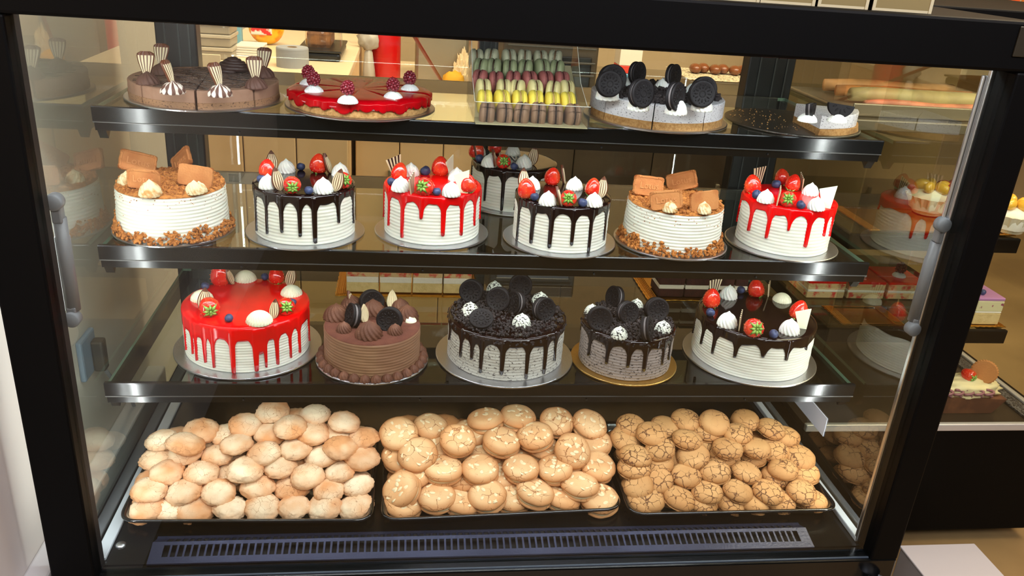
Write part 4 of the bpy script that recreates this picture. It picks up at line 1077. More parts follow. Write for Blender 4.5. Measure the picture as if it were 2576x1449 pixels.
def almond_meshes(seed):
    R = .0325; r = random.Random(seed)
    top = MB().add(dome(R, .0128, seed), 0, True, T(0, 0, .0030))
    bot = MB().add(dome(R*.98, .0105, seed+2), 0, True, T(.001, 0, -.0014) @ Rx(PI))
    mid = MB().add(lathe([(0, -.003), (R*.88, -.003), (R*.91, .001), (R*.88, .0046), (0, .0046)], 28, lambda a, i: 1+.03*math.sin(4*a+seed)), 0, True)
    fl = MB()
    for i in range(11):
        a, q = r.uniform(0, 6.28), R*.70*math.sqrt(r.random())
        zt_ = .0032+.0128*(1-.42*(q/R)**2)
        fl.add(xf(lathe([(0, .0005), (.0042, .0004), (.0046, 0), (0, -.0003)], 10), T(q*math.cos(a), q*math.sin(a), zt_) @ Rz(r.uniform(0, 6)) @ Rx(r.uniform(-.25, .25)) @ S(1.1, .68, 1)), 0, True)
    return top.mesh('cookie_top', ALMC), bot.mesh('cookie_bottom', ALMC), mid.mesh('cream_filling', ALMCR), fl.mesh('almond_flakes', FLAKE)
def crk_mesh(seed):
    R = .0282
    mb = MB().add(dome(R, .0155, seed, 36), 0, True).add(xf(dome(R*.985, .005, seed, 36), Rx(PI)), 0, True)
    return mb.mesh('cracked_cookie', CRKC)
CO = [coco_mesh(i) for i in range(6)]; AL = [almond_meshes(i) for i in range(5)]; CK = [crk_mesh(i*1.7) for i in range(5)]
NTH = ['first', 'second', 'third', 'fourth', 'fifth', 'sixth', 'seventh', 'eighth', 'ninth', 'tenth', 'eleventh', 'twelfth', 'thirteenth']
def where(i, n):
    if n == 1: return 'alone in it'
    if i == 0: return 'leftmost'
    if i == n-1: return 'rightmost'
    return '%s from left' % NTH[i] if i < (n+1)//2 else '%s from right' % NTH[n-1-i]
ROWN = ['lowest layer', 'second layer up', 'third layer up', 'fourth layer up', 'fifth layer up', 'sixth layer up', 'seventh layer up', 'eighth layer up', 'topmost layer']
def heap(layers, build, noun, tray, plane, grp, size, box_):
    """each layer: a list of (u, v, drop, tilt towards the viewer, roll, turn); cookies rest shingled on one another up the slope"""
    y0, z0, sl = plane; items = []
    for j, L in enumerate(layers):
        L = sorted(L, key=lambda q: q[0])
        for i, it in enumerate(L):
            u, v = it[0], it[1]; drop = it[2] if len(it) > 2 else 0; rj = random.Random(int(u*31+v))
            tl = it[3] if len(it) > 3 else rj.uniform(.02, .26); ro = it[4] if len(it) > 4 else rj.uniform(-.16, .16)
            p = hslope(u, v, y0, z0-drop, sl)
            if p.z < z0:
                p = hz(u, v, z0)
                if drop > 0: p.y += .030
            p.y = max(p.y, y0-.004); p.x = min(max(p.x, box_[0]), box_[1])
            lab = '%s in the %s tray, %s of the heap, %s' % (noun, tray, ROWN[j], where(i, len(L)))
            items.append([p, (tl, ro, rj.uniform(-.5, .5)), rj, lab, p.copy()])
    # let them settle: flat discs of radius R and thickness Hh push one another apart a little
    R, Hh = size; kz = 2*R/Hh
    for step in range(14):
        for a in range(len(items)):
            for b in range(a):
                d = items[a][0]-items[b][0]; q = Vector((d.x, d.y, d.z*kz)); l = q.length
                if 1e-6 < l < 2*R*.96:
                    m = q*((2*R*.96-l)/l*.25); m.z /= kz
                    items[a][0] += m; items[b][0] -= m
        for it in items:
            p, p0 = it[0], it[4]
            off = p-p0
            if off.length > .013: p[:] = p0+off*(.013/off.length)
            p.z = max(p.z, z0); p.y = max(p.y, y0-.004); p.x = min(max(p.x, box_[0]-(p.z-z0)*.15), box_[1]+(p.z-z0)*.15)
    for k, it in enumerate(items): build(k, it[0], it[1], it[2], it[3], grp)
def b_coco(k, p, rot, rj, lab, grp):
    o = put('coconut_cookie', CO[rj.randrange(6)], None, p, rot, rj.uniform(.92, 1.08)); o.rotation_mode = 'ZXY'
    tag(o, lab, 'cookie', grp)
def b_alm(k, p, rot, rj, lab, grp):
    t = thing('almond_sandwich_cookie', lab, 'cookie', p, group=grp); t.rotation_mode = 'ZXY'; t.rotation_euler = rot; t.scale = (rj.uniform(.96, 1.05),)*3
    for nm, me in zip(('cookie_top', 'cookie_bottom', 'cream_filling', 'almond_flakes'), AL[rj.randrange(5)]):
        c = put(nm, me, t)
        if nm == 'almond_flakes': c['kind'] = 'stuff'
def b_crk(k, p, rot, rj, lab, grp):
    o = put('cracked_cookie', CK[rj.randrange(5)], None, p, rot, rj.uniform(.94, 1.05)); o.rotation_mode = 'ZXY'
    tag(o, lab, 'cookie', grp)
T1 = [[(343, 1303, .008), (371, 1279), (417, 1308, .012), (467, 1285), (565, 1284), (658, 1289), (750, 1285), (815, 1297, .008), (892, 1281)],
      [(336, 1228, .008), (335, 1256, .012), (375, 1222), (469, 1227), (556, 1227), (650, 1233), (742, 1238, .006), (848, 1230), (905, 1226)],
      [(372, 1165, .006), (413, 1181), (470, 1206, .012), (500, 1178, 0, .1), (585, 1199, .008), (625, 1176), (713, 1176), (780, 1204), (868, 1182), (925, 1167)],
      [(415, 1112, .006), (454, 1142, 0, .1), (478, 1112, -.006, -.05, .25), (541, 1150), (585, 1112), (680, 1132, -.003), (762, 1126), (825, 1138)],
      [(515, 1095, .006), (560, 1100, .008), (634, 1079), (690, 1085), (740, 1073), (798, 1084, .004), (862, 1118), (910, 1110), (845, 1098, .006)],
      [(685, 1054, .006), (780, 1056, .004), (858, 1067), (740, 1060, .012)]]
heap(T1, b_coco, 'coconut cookie', 'left', (.114, .0140, .60), 'coconut cookies in the left tray', (.0285, .0225), (-.560, -.236))
T2 = [[(1026, 1290, .010), (1066, 1283, .004), (1170, 1288, .004), (1289, 1286, .004), (1408, 1274, .004), (1510, 1250)],
      [(982, 1232, 0, .35, -.55), (1104, 1258), (1221, 1260), (1332, 1247), (1440, 1227)],
      [(1030, 1210, 0, .25, -.25), (1158, 1219, .006), (1266, 1211, .006), (1385, 1190), (1508, 1180, 0, .4, .15)],
      [(1098, 1186), (1206, 1178), (1314, 1176), (1446, 1138, -.004, .55, .15), (1370, 1210, .014), (1290, 1150, .016)],
      [(991, 1158, .006, .4, -.1), (1046, 1146, .002, .5, -.2), (1098, 1124, .006, .45, .15), (1150, 1110, -.004, .5, .12), (1252, 1105), (1348, 1094), (1345, 1130, .012), (1240, 1142, .014), (1495, 1122, .006)],
      [(1011, 1094, .002, .45), (1080, 1094, .012), (1230, 1077, .010), (1294, 1066, .006), (1410, 1077, .002, .4), (1465, 1077, .006, .4, .2), (1200, 1098, .014)]]
heap(T2, b_alm, 'almond sandwich cookie', 'middle', (.116, .0140, .60), 'almond sandwich cookies in the middle tray', (.0325, .028), (-.158, .172))
T3 = [[(1618, 1284, .006), (1699, 1287, .004), (1790, 1291, .012), (1870, 1292, .012), (1960, 1292, .012), (2045, 1284, .010)],
      [(1613, 1257, .004), (1695, 1257), (1785, 1272, .004), (1878, 1273), (1962, 1272, .002), (2053, 1259), (1575, 1238, .008)],
      [(1604, 1222, .004, .3, -.3), (1637, 1214, -.004, .4, -.45), (1714, 1217, .004), (1770, 1245), (1843, 1239), (1920, 1243), (2004, 1240)],
      [(1565, 1195, .008), (1580, 1172, .006), (1711, 1192), (1795, 1214, .006), (1796, 1187), (1878, 1214, .006), (1881, 1186), (1959, 1216, .006), (1959, 1186), (2020, 1199, .004)],
      [(1558, 1150, .008), (1600, 1150, .004), (1635, 1160, -.002, .4, -.3), (1643, 1129, -.006, .15, -.25), (1710, 1166, .006), (1733, 1141, -.002, .35, -.35), (1813, 1153, .004), (1822, 1124, -.003), (1905, 1161, .006), (1906, 1130, -.003), (1958, 1140, .004), (1992, 1150, .004)],
      [(1550, 1112, .006, .4), (1627, 1089, .002), (1600, 1084, .006), (1670, 1085, .006), (1727, 1105, -.006, .0), (1730, 1075, .006), (1768, 1093, .004), (1787, 1074, -.002, .45), (1857, 1084, -.004), (1885, 1072, .004), (1926, 1082, .006), (1957, 1100, .008), (1760, 1120, .012), (1850, 1110, .012), (1690, 1120, .012)]]
heap(T3, b_crk, 'cracked brown cookie', 'right', (.108, .0110, .60), 'cracked brown cookies in the right tray', (.0282, .019), (.246, .553))

def filling(name, label, meshes, x0, x1, yb, plane, dz, dx, dy, zmax, sc=1.):
    """the cookies deeper inside the heap, behind and below those in view"""
    r = random.Random(len(name)); mb = MB(); y0, z0, sl = plane
    for j in range(9):
        z = .0165+dz*j
        if z > zmax: break
        y = y0+(z-z0)/sl+.060
        while y < yb-.012*j:
            x = x0+(dx/2 if j % 2 else 0)
            while x < x1:
                for me in meshes[r.randrange(len(meshes))]:
                    mb.add(me, 0, True, T(x+r.uniform(-.004, .004), y+r.uniform(-.004, .004), z) @ Rz(r.uniform(0, 6)) @ Rx(r.uniform(-.08, .08)))
                x += dx
            y += dy
    o = put(name, mb.mesh(name, sc)); tag(o, label, 'cookies', None, 'stuff')
lowc = [[xf(ICO2, S(.029, .028, .0105))]]
filling('heaped_coconut_cookies', 'coconut cookies deeper inside the heap in the left tray', lowc, -.545, -.235, .305, (.114, .0140, .60), .021, .061, .06, .085, COCO)
filling('heaped_almond_cookies', 'almond cookies deeper inside the heap in the middle tray', [[xf(ICO2, S(.033, .033, .0125))]], -.155, .175, .315, (.116, .0140, .60), .026, .069, .068, .085, ALMC)
filling('heaped_cracked_cookies', 'cracked cookies deeper inside the heap in the right tray', [[xf(ICO2, S(.028, .028, .0095))]], .250, .560, .305, (.108, .0110, .60), .019, .060, .058, .085, CRKC)

# ================================================================== behind the case
TOPW = mat('cream_worktop', (226, 206, 172), .35)
PAPER = mat('grey_paper_roll', (150, 152, 158), .85, bump=(30, .1))
DARKP = mat('dark_plastic', (30, 28, 26), .3)
STEEL = mat('stainless', (158, 146, 124), .35, .7)
DBROWN = mat('dark_panel', (78, 64, 46), .5, var=(4, (62, 50, 36), .35, .65))
def cupboard(label, x0, x1, y0, y1, zt, top, body, nd, name='cupboard'):
    t = thing(name, label, 'cupboard', ((x0+x1)/2, y0, FZ))
    cx = (x0+x1)/2
    solid('carcass', box(x0-cx, x1-cx, .02, y1-y0, 0, zt-FZ-.02), body, t)
    solid('worktop', rbox(x0-cx-.002, x1-cx+.002, -.01, y1-y0, zt-FZ-.02, zt-FZ, .003), top, t)
    w = (x1-x0)/nd
    for i in range(nd):
        d = solid('door', rbox(x0-cx+i*w+.0012, x0-cx+(i+1)*w-.0012, 0, .019, .06, zt-FZ-.03, .003), body, t)
        solid('handle', rbox(x0-cx+(i+1)*w-.03, x0-cx+(i+1)*w-.02, -.012, 0, .45, .60, .002), STEEL, d)
    return t
WT = 0.55
cupboard('tan cupboard with pale worktop behind the left half of the case', -.69, -.305, 1.07, 2.6, WT, TOPW, WOODT, 3)
cupboard('lower tan cupboard behind the case with the red canister on it', -.295, .055, 1.18, 2.2, .43, TOPW, WOODT, 3)
cupboard('dark brown steel topped counter behind the right half of the case', .07, .95, 1.15, 2.2, .45, STEEL, DBROWN, 4)
def at(u, v, y):
    p = hy(u, v, y); k = (p-CAM).dot(CF)/FPX   # metres per pixel there
    return p, k
p, k = at(735, 118, 1.16)
t = thing('paper_roll', 'thick grey paper roll standing on the pale worktop', 'paper roll', (p.x, p.y, WT))
r_ = 40*k; hh = p.z-WT
solid('roll', lathe([(r_*.32, hh), (r_*.36, hh), (r_*.97, hh), (r_, hh-.003), (r_, 0), (r_*.32, 0)], 48), PAPER, t, smooth=False)
solid('core', lathe([(r_*.32, hh), (r_*.28, hh), (r_*.28, 0), (r_*.32, 0)], 32), mat('card_core', (150, 116, 76), .8), t)
p = hz(815, 140, WT); k = (p-CAM).dot(CF)/FPX
t = thing('domed_cake_tray', 'black tray with clear dome over a brown cake on the worktop', 'tray', (p.x, p.y, WT))
solid('tray', rbox(-54*k, 48*k, -.11, .13, 0, .022, .008), DARKP, t)
solid('rim', rbox(-57*k, 51*k, -.115, .135, .022, .028, .003), DARKP, t)
solid('dome', xf(lathe([(1.0, 0), (.97, .5), (.88, .92), (.7, 1.0), (0, 1.0)], 40), T(0, .01, .028) @ S(46*k, .10, .075)), PLASTIC, t, smooth=True)
solid('cake', rbox(-36*k, 22*k, -.06, .08, .024, .075, .012), mat('brown_loaf', (150, 96, 48), .7, var=(40, (110, 66, 32), .4, .6)), t)
p = hz(672, 112, WT); k = (p-CAM).dot(CF)/FPX
t = thing('sweets_bag', 'shiny orange and yellow bag of wrapped sweets beside the paper roll', 'bag', (p.x, p.y, WT))
bm = bmesh.new(); bmesh.ops.create_icosphere(bm, subdivisions=4, radius=1)
for v in bm.verts:
    n_ = noise.noise(v.co*2.2)*.25+noise.noise(v.co*6)*.1
    v.co = Vector((v.co.x*(.05+.02*n_), v.co.y*.035, (v.co.z+1)*.05*(1+n_)))
solid('bag', from_bm(bm), mat('foil_bag', (236, 120, 20), .25, .2, var=(26, (236, 186, 40), .40, .52)), t, smooth=True)
solid('label', rbox(-.038, .02, -.038, -.030, .03, .085, .003), mat('bag_label', (226, 214, 200), .4, var=(40, (210, 40, 30), .5, .55)), t)
p = hz(598, 118, WT)
t = thing('blue_carton', 'narrow light blue carton standing left of the sweets bag', 'carton', (p.x, p.y, WT))
solid('carton', rbox(-.014, .014, -.012, .012, 0, .085, .002), mat('carton_blue', (110, 160, 176), .5), t)
solid('band', box(-.0145, .0145, -.0125, .0125, .055, .068), mat('carton_red', (190, 70, 60), .5), t)
for i, (u, v, w, h, lb) in enumerate(((540, 150, .085, .030, 'lowest of three grey boxes stacked on the worktop'), (540, 150, .080, .030, 'middle of three grey boxes stacked on the worktop'), (540, 150, .082, .028, 'topmost of three grey boxes stacked on the worktop'))):
    p = hz(u, v, WT)
    t = thing('storage_box', lb, 'box', (p.x, p.y+.05, WT+.031*i), group='stacked grey boxes')
    solid('box', rbox(-w/2, w/2, -.05, .05, 0, h*.7, .003), mat('grey_box', (150, 140, 122), .4), t)
    solid('lid', rbox(-w/2-.003, w/2+.003, -.053, .053, h*.7, h, .002), mat('grey_box_lid', (176, 166, 148), .35), t)
p = hz(528, 176, WT)
t = solid('price_card', rbox(-.026, .026, -.002, .002, 0, .036, .001), mat('card_white', (226, 206, 176), .7), None, (p.x, p.y, WT)); tag(t, 'blank pale card standing in front of the grey boxes', 'card')
p = hz(628, 145, WT)
t = thing('napkin_stack', 'low stack of white napkins on the worktop beside the paper roll', 'napkins', (p.x, p.y+.04, WT))
for i in range(5): solid('napkin', rbox(-.034, .034, -.045, .04, i*.0062, i*.0062+.0055, .001, 1), mat('napkin_white', (222, 214, 202), .8), t)
# red canister, its bag, the rod, the cloth
p = hz(966, 222, .43); k = (p-CAM).dot(CF)/FPX
t = thing('red_canister', 'tall red plastic canister behind the case', 'canister', (p.x, p.y+.05, .43))
solid('body', lathe([(0, 0), (39*k, 0), (40*k, .004), (40*k, .16), (39*k, .17), (34*k, .19), (0, .19)], 40), mat('canister_red', (180, 8, 10), .3, coat=.3), t, smooth=True)
solid('lid', lathe([(0, .19), (36*k, .19), (36*k, .21), (0, .212)], 40), mat('canister_lid', (140, 6, 8), .3), t)
p2 = hy(928, 98, p.y+.02)
bm = bmesh.new(); bmesh.ops.create_icosphere(bm, subdivisions=3, radius=1)
for v in bm.verts: v.co = Vector((v.co.x*.028, v.co.y*.02, v.co.z*.03))*(1+.35*noise.noise(v.co*3))
zb = p2.z-.43
t = thing('plastic_bag', 'crumpled grey plastic bag left of the red canister', 'bag', (p2.x, p.y-.005, .43))
solid('bag', xf(from_bm(bm), T(0, 0, zb) @ S(1.1, 1, 1.0)), mat('bag_grey', (168, 160, 148), .35), t, smooth=True)
solid('bag_tail', lathe([(0, 0), (.022, 0), (.017, zb*.4), (.012, zb*.75), (0, zb*.9)], 14, lambda a, i: 1+.12*math.sin(5*a+i)), mat('bag_grey', (168, 160, 148), .35), t, smooth=True)
a_ = hy(1040, 88, 1.30); b_ = hz(1118, 216, .437)
t = solid('wooden_rod', tube([tuple(b_), tuple((a_+b_)/2), tuple(a_+(a_-b_)*.5)], .0052, 8), mat('rod_redbrown', (122, 40, 26), .4), None, smooth=True); tag(t, 'thin red brown rod leaning behind the case', 'rod')
p = hy(1075, 140, 1.9)
t = thing('steel_bin', 'tall dull steel bin behind the leaning rod', 'bin', (-.06, 1.72, .4305))
solid('bin_body', rbox(-.075, .095, 0, .16, 0, .26, .01), STEEL, t); solid('bin_lid', rbox(-.08, .10, -.004, .164, .26, .275, .006), STEEL, t)
p = hz(1140, 222, .43)
t = thing('yellow_cloth', 'folded yellow cloth lying behind the macaron box', 'cloth', (p.x, p.y, .43))
bm = bmesh.new(); bmesh.ops.create_icosphere(bm, subdivisions=3, radius=1)
for v in bm.verts: v.co = Vector((v.co.x*.034*(1+.2*noise.noise(v.co*4)), v.co.y*.022, (v.co.z+1)*.026*(1+.25*noise.noise(v.co*3))))
solid('cloth', from_bm(bm), mat('cloth_yellow', (214, 158, 40), .8), t, smooth=True)
t = thing('paper_tissue', 'crumpled cream tissue beside the yellow cloth', 'tissue', (p.x+.030, p.y+.035, .43))
bm = bmesh.new(); bmesh.ops.create_icosphere(bm, subdivisions=4, radius=1)
for v in bm.verts: v.co = Vector((v.co.x*.024*(1.2-.5*v.co.z), v.co.y*.02, (v.co.z+1)*.055))*(1+.35*noise.noise(v.co*4))
solid('tissue', from_bm(bm), mat('tissue_cream', (222, 200, 160), .8), t, smooth=False)
# on the dark counter
t = thing('baking_oven', 'low dark baking oven behind the macarons', 'oven', (.24, 1.42, .45))
solid('oven_body', rbox(-.13, .15, 0, .3, 0, .20, .006), mat('oven_brown', (62, 52, 38), .4), t)
solid('oven_door', rbox(-.11, .13, -.012, 0, .012, .13, .004), mat('oven_black', (18, 17, 16), .15), t)
for zz in (.04, .075, .11, .150): solid('rail', rbox(-.12, .14, -.018, -.011, zz, zz+.006, .002), mat('oven_rail', (70, 66, 58), .3, .5), t)
p = hz(1572, 215, .45); k = (p-CAM).dot(CF)/FPX
t = thing('milk_carton', 'white red and blue striped carton behind the crumb cheesecake', 'carton', (p.x, p.y, .45))
w = 28*k
for z0, z1, c, nm in ((0, .045, (70, 120, 150), 'carton_base_blue'), (.045, .07, (206, 60, 44), 'carton_band_red'), (.07, .125, (226, 214, 196), 'carton_white'), (.125, .16, (226, 170, 60), 'carton_top_yellow')):
    solid('band', rbox(-w, w, -w, w, z0, z1, .002), mat(nm, c, .45), t)
p = hz(1835, 205, .50)
t = thing('lace_doily_tray', 'steel tray lined with a white lace doily behind the case', 'tray', (p.x+.02, p.y+.10, .452))
solid('tray', rbox(-.16, .12, -.12, .14, 0, .05, .006), STEEL, t)
DOI = spot_mat('lace_paper', (222, 208, 176), (96, 78, 54), 130, .54, .58)
solid('doily', rbox(-.165, .125, -.125, .145, .050, .052, .0008, 1), DOI, t)
for i in range(7):
    solid('pastry', xf(ICO2, T(-.10+.035*i, .02+.02*(i % 2), .068) @ S(.02, .03, .017)), mat('dark_pastry', (120, 66, 34), .35, coat=.4), t, smooth=True)

# price holders standing on the case top
for i, (u0, u1, v) in enumerate(((1770, 1893, 5), (1897, 2025, 13), (2029, 2152, 21), (2162, 2287, 30))):
    a = hz(u0, v-4, .8322); b = hz(u1, v, .8322); y = max(-.012, min(.01, (a.y+b.y)/2)); y = -.006
    t = thing('acrylic_box', 'cream acrylic box standing on the case top, %s' % (['leftmost of four', 'second from left of four', 'second from right of four', 'rightmost of four'][i]), 'box', ((a.x+b.x)/2, y, .834), group='acrylic boxes on the case top')
    w = (b.x-a.x)/2-.001
    solid('front_face', box(-w, w, 0, .003, .003, .075), mat('acrylic_olive', (150, 132, 88), .3), t)
    solid('bottom', box(-w, w, 0, .10, 0, .003), mat('acrylic_cream', (214, 200, 160), .35), t)
    for sx in (-w, w-.004): solid('side', box(sx, sx+.004, -.001, .10, 0, .075), mat('acrylic_cream', (214, 200, 160), .35), t)
    solid('back_face', box(-w, w, .097, .10, .003, .075), mat('acrylic_cream', (214, 200, 160), .35), t)
# wall shelf with tins far behind at the right
a = hy(2290, 2, 2.2); b = hy(2576, 42, 2.2)
t = thing('tin_shelf', 'brown wall shelf with coffee tins above the case at the right', 'shelf', (a.x, 2.2, a.z))
solid('shelf_board', rbox(-.25, 1.3, 0, .25, -.012, 0, .002), mat('shelf_brown', (96, 70, 40), .4), t)
solid('shelf_post', rbox(.20, .215, .0, .02, a.z*-1+FZ, -.012, .002), mat('shelf_brown', (96, 70, 40), .4), t)
solid('back_board', rbox(-.25, 1.3, .25, .262, -.3, .4, .003), mat('shelf_back', (186, 168, 140), .6), t)
for i, (u, c, c2, lb) in enumerate(((2512, (190, 30, 20), (226, 120, 50), 'red'), (2550, (176, 132, 84), (206, 84, 40), 'tan'), (2592, (196, 70, 40), (230, 140, 60), 'orange'))):
    q = hy(u, 20, 2.26)
    k_ = thing('coffee_tin', '%s coffee tin on the wall shelf above the case' % lb, 'tin', (q.x, 2.28, a.z), group='tins on the wall shelf')
    solid('tin', rbox(-.019, .019, -.02, .02, 0, .11, .003), mat('tin_'+lb, c, .35), k_); solid('tin_band', rbox(-.0195, .0195, -.0205, .0205, .004, .03, .002), mat('tin_band_'+lb, c2, .35), k_)
t = thing('menu_panel', 'cream and tan upright panel left of the coffee tins', 'panel', (hy(2425, 20, 2.20).x, 2.215, a.z+.0006))
solid('panel', rbox(-.03, -.006, 0, .02, 0, .3, .002), mat('panel_cream', (206, 192, 164), .5), t); solid('panel_stripe', rbox(-.006, .03, 0, .02, 0, .3, .002), mat('panel_tan', (190, 140, 66), .5), t)

# ================================================================== the neighbouring case at the right
NX0, NX1, NY0, NY1 = .665, 1.225, .365, .98
nb = thing('neighbour_display_case', 'second black pastry case standing right of and behind the first', 'display case', ((NX0+NX1)/2, NY0, FZ))
def npart(name, vf, m, smooth=False): return solid(name, xf(vf, T(-(NX0+NX1)/2, -NY0, -FZ)), m, nb, smooth=smooth)
npart('base', rbox(NX0, NX1+.05, NY0, NY1, FZ+.03, -.012, .003), BLK)
npart('deck', box(NX0, NX1, NY0+.003, NY1, -.012, 0), mat('neighbour_deck', (42, 35, 28), .3))
npart('front_rail', rbox(NX0, NX1+.012, NY0-.006, NY0+.006, -.012, .004, .002), mat('pale_rail', (206, 204, 200), .3, .5))
npart('side_rail', rbox(NX1, NX1+.014, NY0, NY1, -.012, .005, .002), mat('pale_rail', (206, 204, 200), .3, .5))
npart('side_vent', rbox(NX1-.045, NX1-.012, NY0+.02, NY1-.02, .0005, .006, .001), spot_mat('perforated_strip', (92, 90, 88), (30, 30, 30), 300, .48, .52, .4), )
npart('front_glass', box(NX0, NX1, NY0-.002, NY0+.002, .004, .80), GLASS)
npart('end_glass', box(NX1+.004, NX1+.008, NY0, NY1, .004, .80), GLASS)
npart('top', rbox(NX0, NX1+.014, NY0-.01, NY1, .80, .83, .003), BLK)
npart('rear_panel', box(NX0, NX1, NY1, NY1+.01, .0, .80), mat('rear_beige', (150, 122, 78), .6))
NS = {}
for key, (u, v), nm in (('top', (2568, 602), 'upper'), ('low', (2535, 832), 'lower')):
    p = hy(u, v, .42); z = p.z; NS[key] = z
    t = thing('pastry_shelf', '%s dark glass shelf in the neighbouring case' % nm, 'shelf', (.70, .42, z), group='shelves of the neighbouring case')
    w = p.x-.70
    solid('glass_panel', box(0, w-.004, .006, .44, -.006, -.001), SHELFGLASS, t)
    solid('front_trim', fix(prism([(0, -.030), (-.001, -.002), (0, 0), (.008, 0), (.008, -.030)], 0, w)), BLK, t)
    solid('bracket', fix(prism([(.006, -.004), (.006, -.032), (.44, -.028), (.44, -.004)], w-.012, w)), BLKG, t)
    solid('bracket', fix(prism([(.006, -.004), (.006, -.032), (.44, -.028), (.44, -.004)], 0, .012)), BLKG, t)
# third shelf with long rolls on a steel tray
zr = hy(2200, 262, .50).z
t = thing('pastry_shelf', 'highest shelf in the neighbouring case carrying a tray of long rolls', 'shelf', (.70, .46, zr-.022), group='shelves of the neighbouring case')
solid('glass_panel', box(-.03, .40, 0, .42, -.006, 0), SHELFGLASS, t); solid('front_trim', rbox(-.03, .40, -.008, 0, -.02, .0, .002), STEEL, t)
t = thing('roll_tray', 'steel tray of long rolled pastries on the highest neighbouring shelf', 'tray', (.87, .62, zr-.0218))
solid('tray', rbox(-.19, .20, -.13, .15, 0, .008, .003), STEEL, t); solid('tray_edge', rbox(-.19, .20, -.133, -.128, 0, .024, .002), STEEL, t)
for i, (y, c, lb, rr_) in enumerate(((-.10, (186, 112, 84), 'orange pink', .010), (-.045, (160, 146, 100), 'pale green', .018), (.015, (190, 122, 62), 'brown', .015), (.075, (196, 146, 96), 'tan', .017))):
    o = solid('rolled_pastry', tube([(-.15+.30*j/10, .006*math.sin(j*1.1+i), rr_+.002*math.sin(j*.8)) for j in range(11)], [rr_*(.72+.25*math.sin(PI*j/10)) for j in range(11)], 12), mat('roll_'+lb.replace(' ', '_'), c, .6, var=(24, tuple(int(q*.8) for q in c), .4, .65)), None, (.87, .62+y, zr-.0218+.0083), smooth=True)
    tag(o, '%s long rolled pastry on the steel tray, %s' % (lb, ['nearest', 'second', 'third', 'farthest'][i]), 'pastry', 'long rolls on the steel tray')
# gold doily tray with fruit tartlets on the upper shelf
zu = NS['top']+.0005; zl = NS['low']+.0005
FRUITY = mat('peach_slice', (226, 176, 60), .3, coat=.5); REDF = mat('red_fruit', (176, 20, 24), .2, coat=.7); PCUP = mat('paper_cup', (226, 212, 180), .7)
gold_tray(.745, 1.06, .435, .60, zu, 'gold tray of fruit tartlets on the upper neighbouring shelf')
def tartlet(u, v, m, lb, nut=False):
    p = hz(u, v, zu+.02)
    t = thing('fruit_tartlet', lb, 'tartlet', (p.x, max(.465, min(.57, p.y)), zu+.0035), group='fruit tartlets in paper cups'); t.scale = (1.45,)*3
    solid('paper_cup', lathe([(0, 0), (.020, 0), (.034, .026), (.033, .026), (.020, .003), (0, .003)], 60, lambda a, i: 1+(.05*math.cos(20*a) if i in (2, 3) else 0)), PCUP, t)
    solid('cream', lathe([(.026, .006), (.030, .022), (.024, .032), (0, .038)], 30, lambda a, i: 1+.05*math.sin(6*a)), WHIP, t, smooth=True)
    for i in range(5):
        a = i*1.256; solid('fruit', xf(ICO2, T(.015*math.cos(a), .015*math.sin(a), .040) @ Rz(a) @ S(.012, .007, .009)), m, t, smooth=True)
tartlet(2250, 470, FRUITY, 'peach tartlet in a paper cup on the gold tray, yellow fruit on top')
tartlet(2390, 520, REDF, 'red berry tartlet in a paper cup on the gold tray, inside the glass')
tartlet(2560, 570, FRUITY, 'tartlet in a paper cup at the right end of the gold tray')
gp = hz(2330, 560, zu)
# red cake squares and gold tray on the lower shelf
gold_tray(.735, .875, .432, .530, zl, 'empty gold ribbed tray at the front of the lower neighbouring shelf')
for i, (u, v) in enumerate(((2215, 690), (2300, 690), (2385, 695))):
    x = .765+.095*i; y = .625
    t = layered_square(x, y, zl, .088, .10, [('sponge', .014, SPONGER), ('cream', .006, WHIP), ('sponge', .014, SPONGER), ('jelly', .006, REDG)], 'red glazed cake square with a raspberry on the lower neighbouring shelf, %s' % ['leftmost', 'middle one', 'rightmost'][i], 'red_cake_square', 'red cake squares in the neighbouring case', seed=i)
    put('cream_rosette', rc, t, (0, -.01, .040)); put('raspberry', rb, t, (0, -.01, .060), (0, 0, i), 1.2)
p = hz(2470, 822, zl)
gold_tray(p.x-.045, p.x+.052, .432, .53, zl, 'small gold board under the purple topped slice at the right of the lower shelf')
t = thing('purple_topped_slice', 'pale cake slice with purple top on a gold board, right of the black post', 'cake slice', (p.x+.008, .470, zl+.0036))
z0 = 0
for nm, h, m in (('sponge', .026, SPONGE), ('cream', .004, WHIP), ('sponge', .024, mat('pale_mousse', (216, 206, 156), .7, var=(60, (150, 70, 90), .62, .66))), ('glaze', .007, mat('purple_glaze', (184, 128, 172), .3))):
    solid(nm, rbox(-.030, .030, -.03, .05, z0, z0+h, .0015, 1), m, t); z0 += h
put('blueberry', blueberry_mesh(), t, (-.012, -.01, z0+.005))
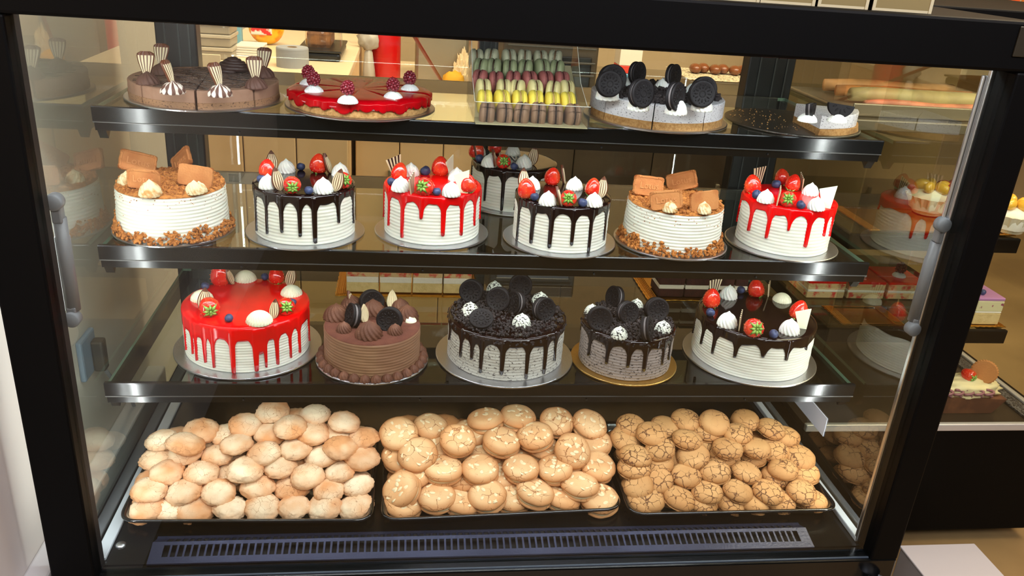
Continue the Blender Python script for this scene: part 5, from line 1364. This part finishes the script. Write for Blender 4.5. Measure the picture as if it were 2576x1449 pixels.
# pastries in a paper boat on the neighbour's deck
p = hz(2445, 1040, .01)
t = thing('pastry_boat', 'brown paper boat of cream pastries with round biscuits in the neighbouring case', 'pastry', (p.x-.005, .445, .0005))
BOAT = mat('brown_paper', (84, 46, 26), .7, var=(30, (112, 66, 38), .45, .7))
solid('paper_boat', fix(prism([(-.095, 0), (.065, 0), (.092, .034), (-.105, .040)], -.035, .035, 'y')), BOAT, t)
bm = bmesh.new(); bmesh.ops.create_icosphere(bm, subdivisions=4, radius=1)
for v in bm.verts: v.co = Vector((v.co.x*.088, v.co.y*.036, v.co.z*.028))*(1+.25*noise.noise(v.co*3.5))
solid('whipped_cream', xf(from_bm(bm), T(0, 0, .046)), mat('boat_cream', (226, 212, 160), .5), t, smooth=True)
RBIS = mat('round_biscuit', (190, 124, 62), .7, bump=(300, .3))
for x, rz_ in ((-.055, .5), (.042, -.6)):
    solid('round_biscuit', xf(lathe([(0, .003), (.024, .003), (.027, .001), (.027, -.001), (.024, -.003), (0, -.003)], 60, lambda a, i: 1+(.03*math.cos(30*a) if i in (2, 3) else 0)), T(x, -.005, .086) @ Rz(rz_) @ Rx(PI/2-.2)), RBIS, t)
sb, cal = strawberry_mesh(); s_ = put('strawberry', sb, t, (.008, -.012, .078), (-1.4, 0, .3), 1.1); put('calyx', cal, s_)
for i in range(5): solid('chocolate_curl', tube([(-.05+.024*i+.010*math.cos(q*.8), -.034+.004*math.sin(q*.8), .040+.0015*q) for q in range(12)], .003, 6), mat('pink_curl', (140, 92, 96), .5), t, smooth=True)
t = solid('glass_tray', rbox(p.x-.13, p.x+.13, .385, .53, .0, .0035, .001), SHELFGLASS, None) if False else None
# grey plinth on the floor at the lower right and white slip on the inner right side
q0 = hz(2300, 1372, FZ+.10)
t = thing('grey_plinth', 'pale grey low plinth on the floor right of the first case', 'plinth', (q0.x+.06, q0.y, FZ))
solid('plinth_box', rbox(-.09, .075, -.35, .0, 0, .095, .004), mat('plinth_grey', (150, 146, 150), .6), t); solid('plinth_lid', rbox(-.092, .077, -.352, .002, .095, .10, .002), mat('plinth_lid', (164, 160, 164), .6), t)
a = hx(1995, 1000, .598); b = hx(2080, 1100, .598); c = hx(2078, 1050, .598); d = hx(2040, 1000, .598)
t = solid('paper_slip', box(.6025, .6036, .198, .42, .0844, .122), mat('slip_white', (206, 216, 236), .6)); tag(t, 'long white paper slip stuck inside the right glass below the lowest shelf', 'paper slip')
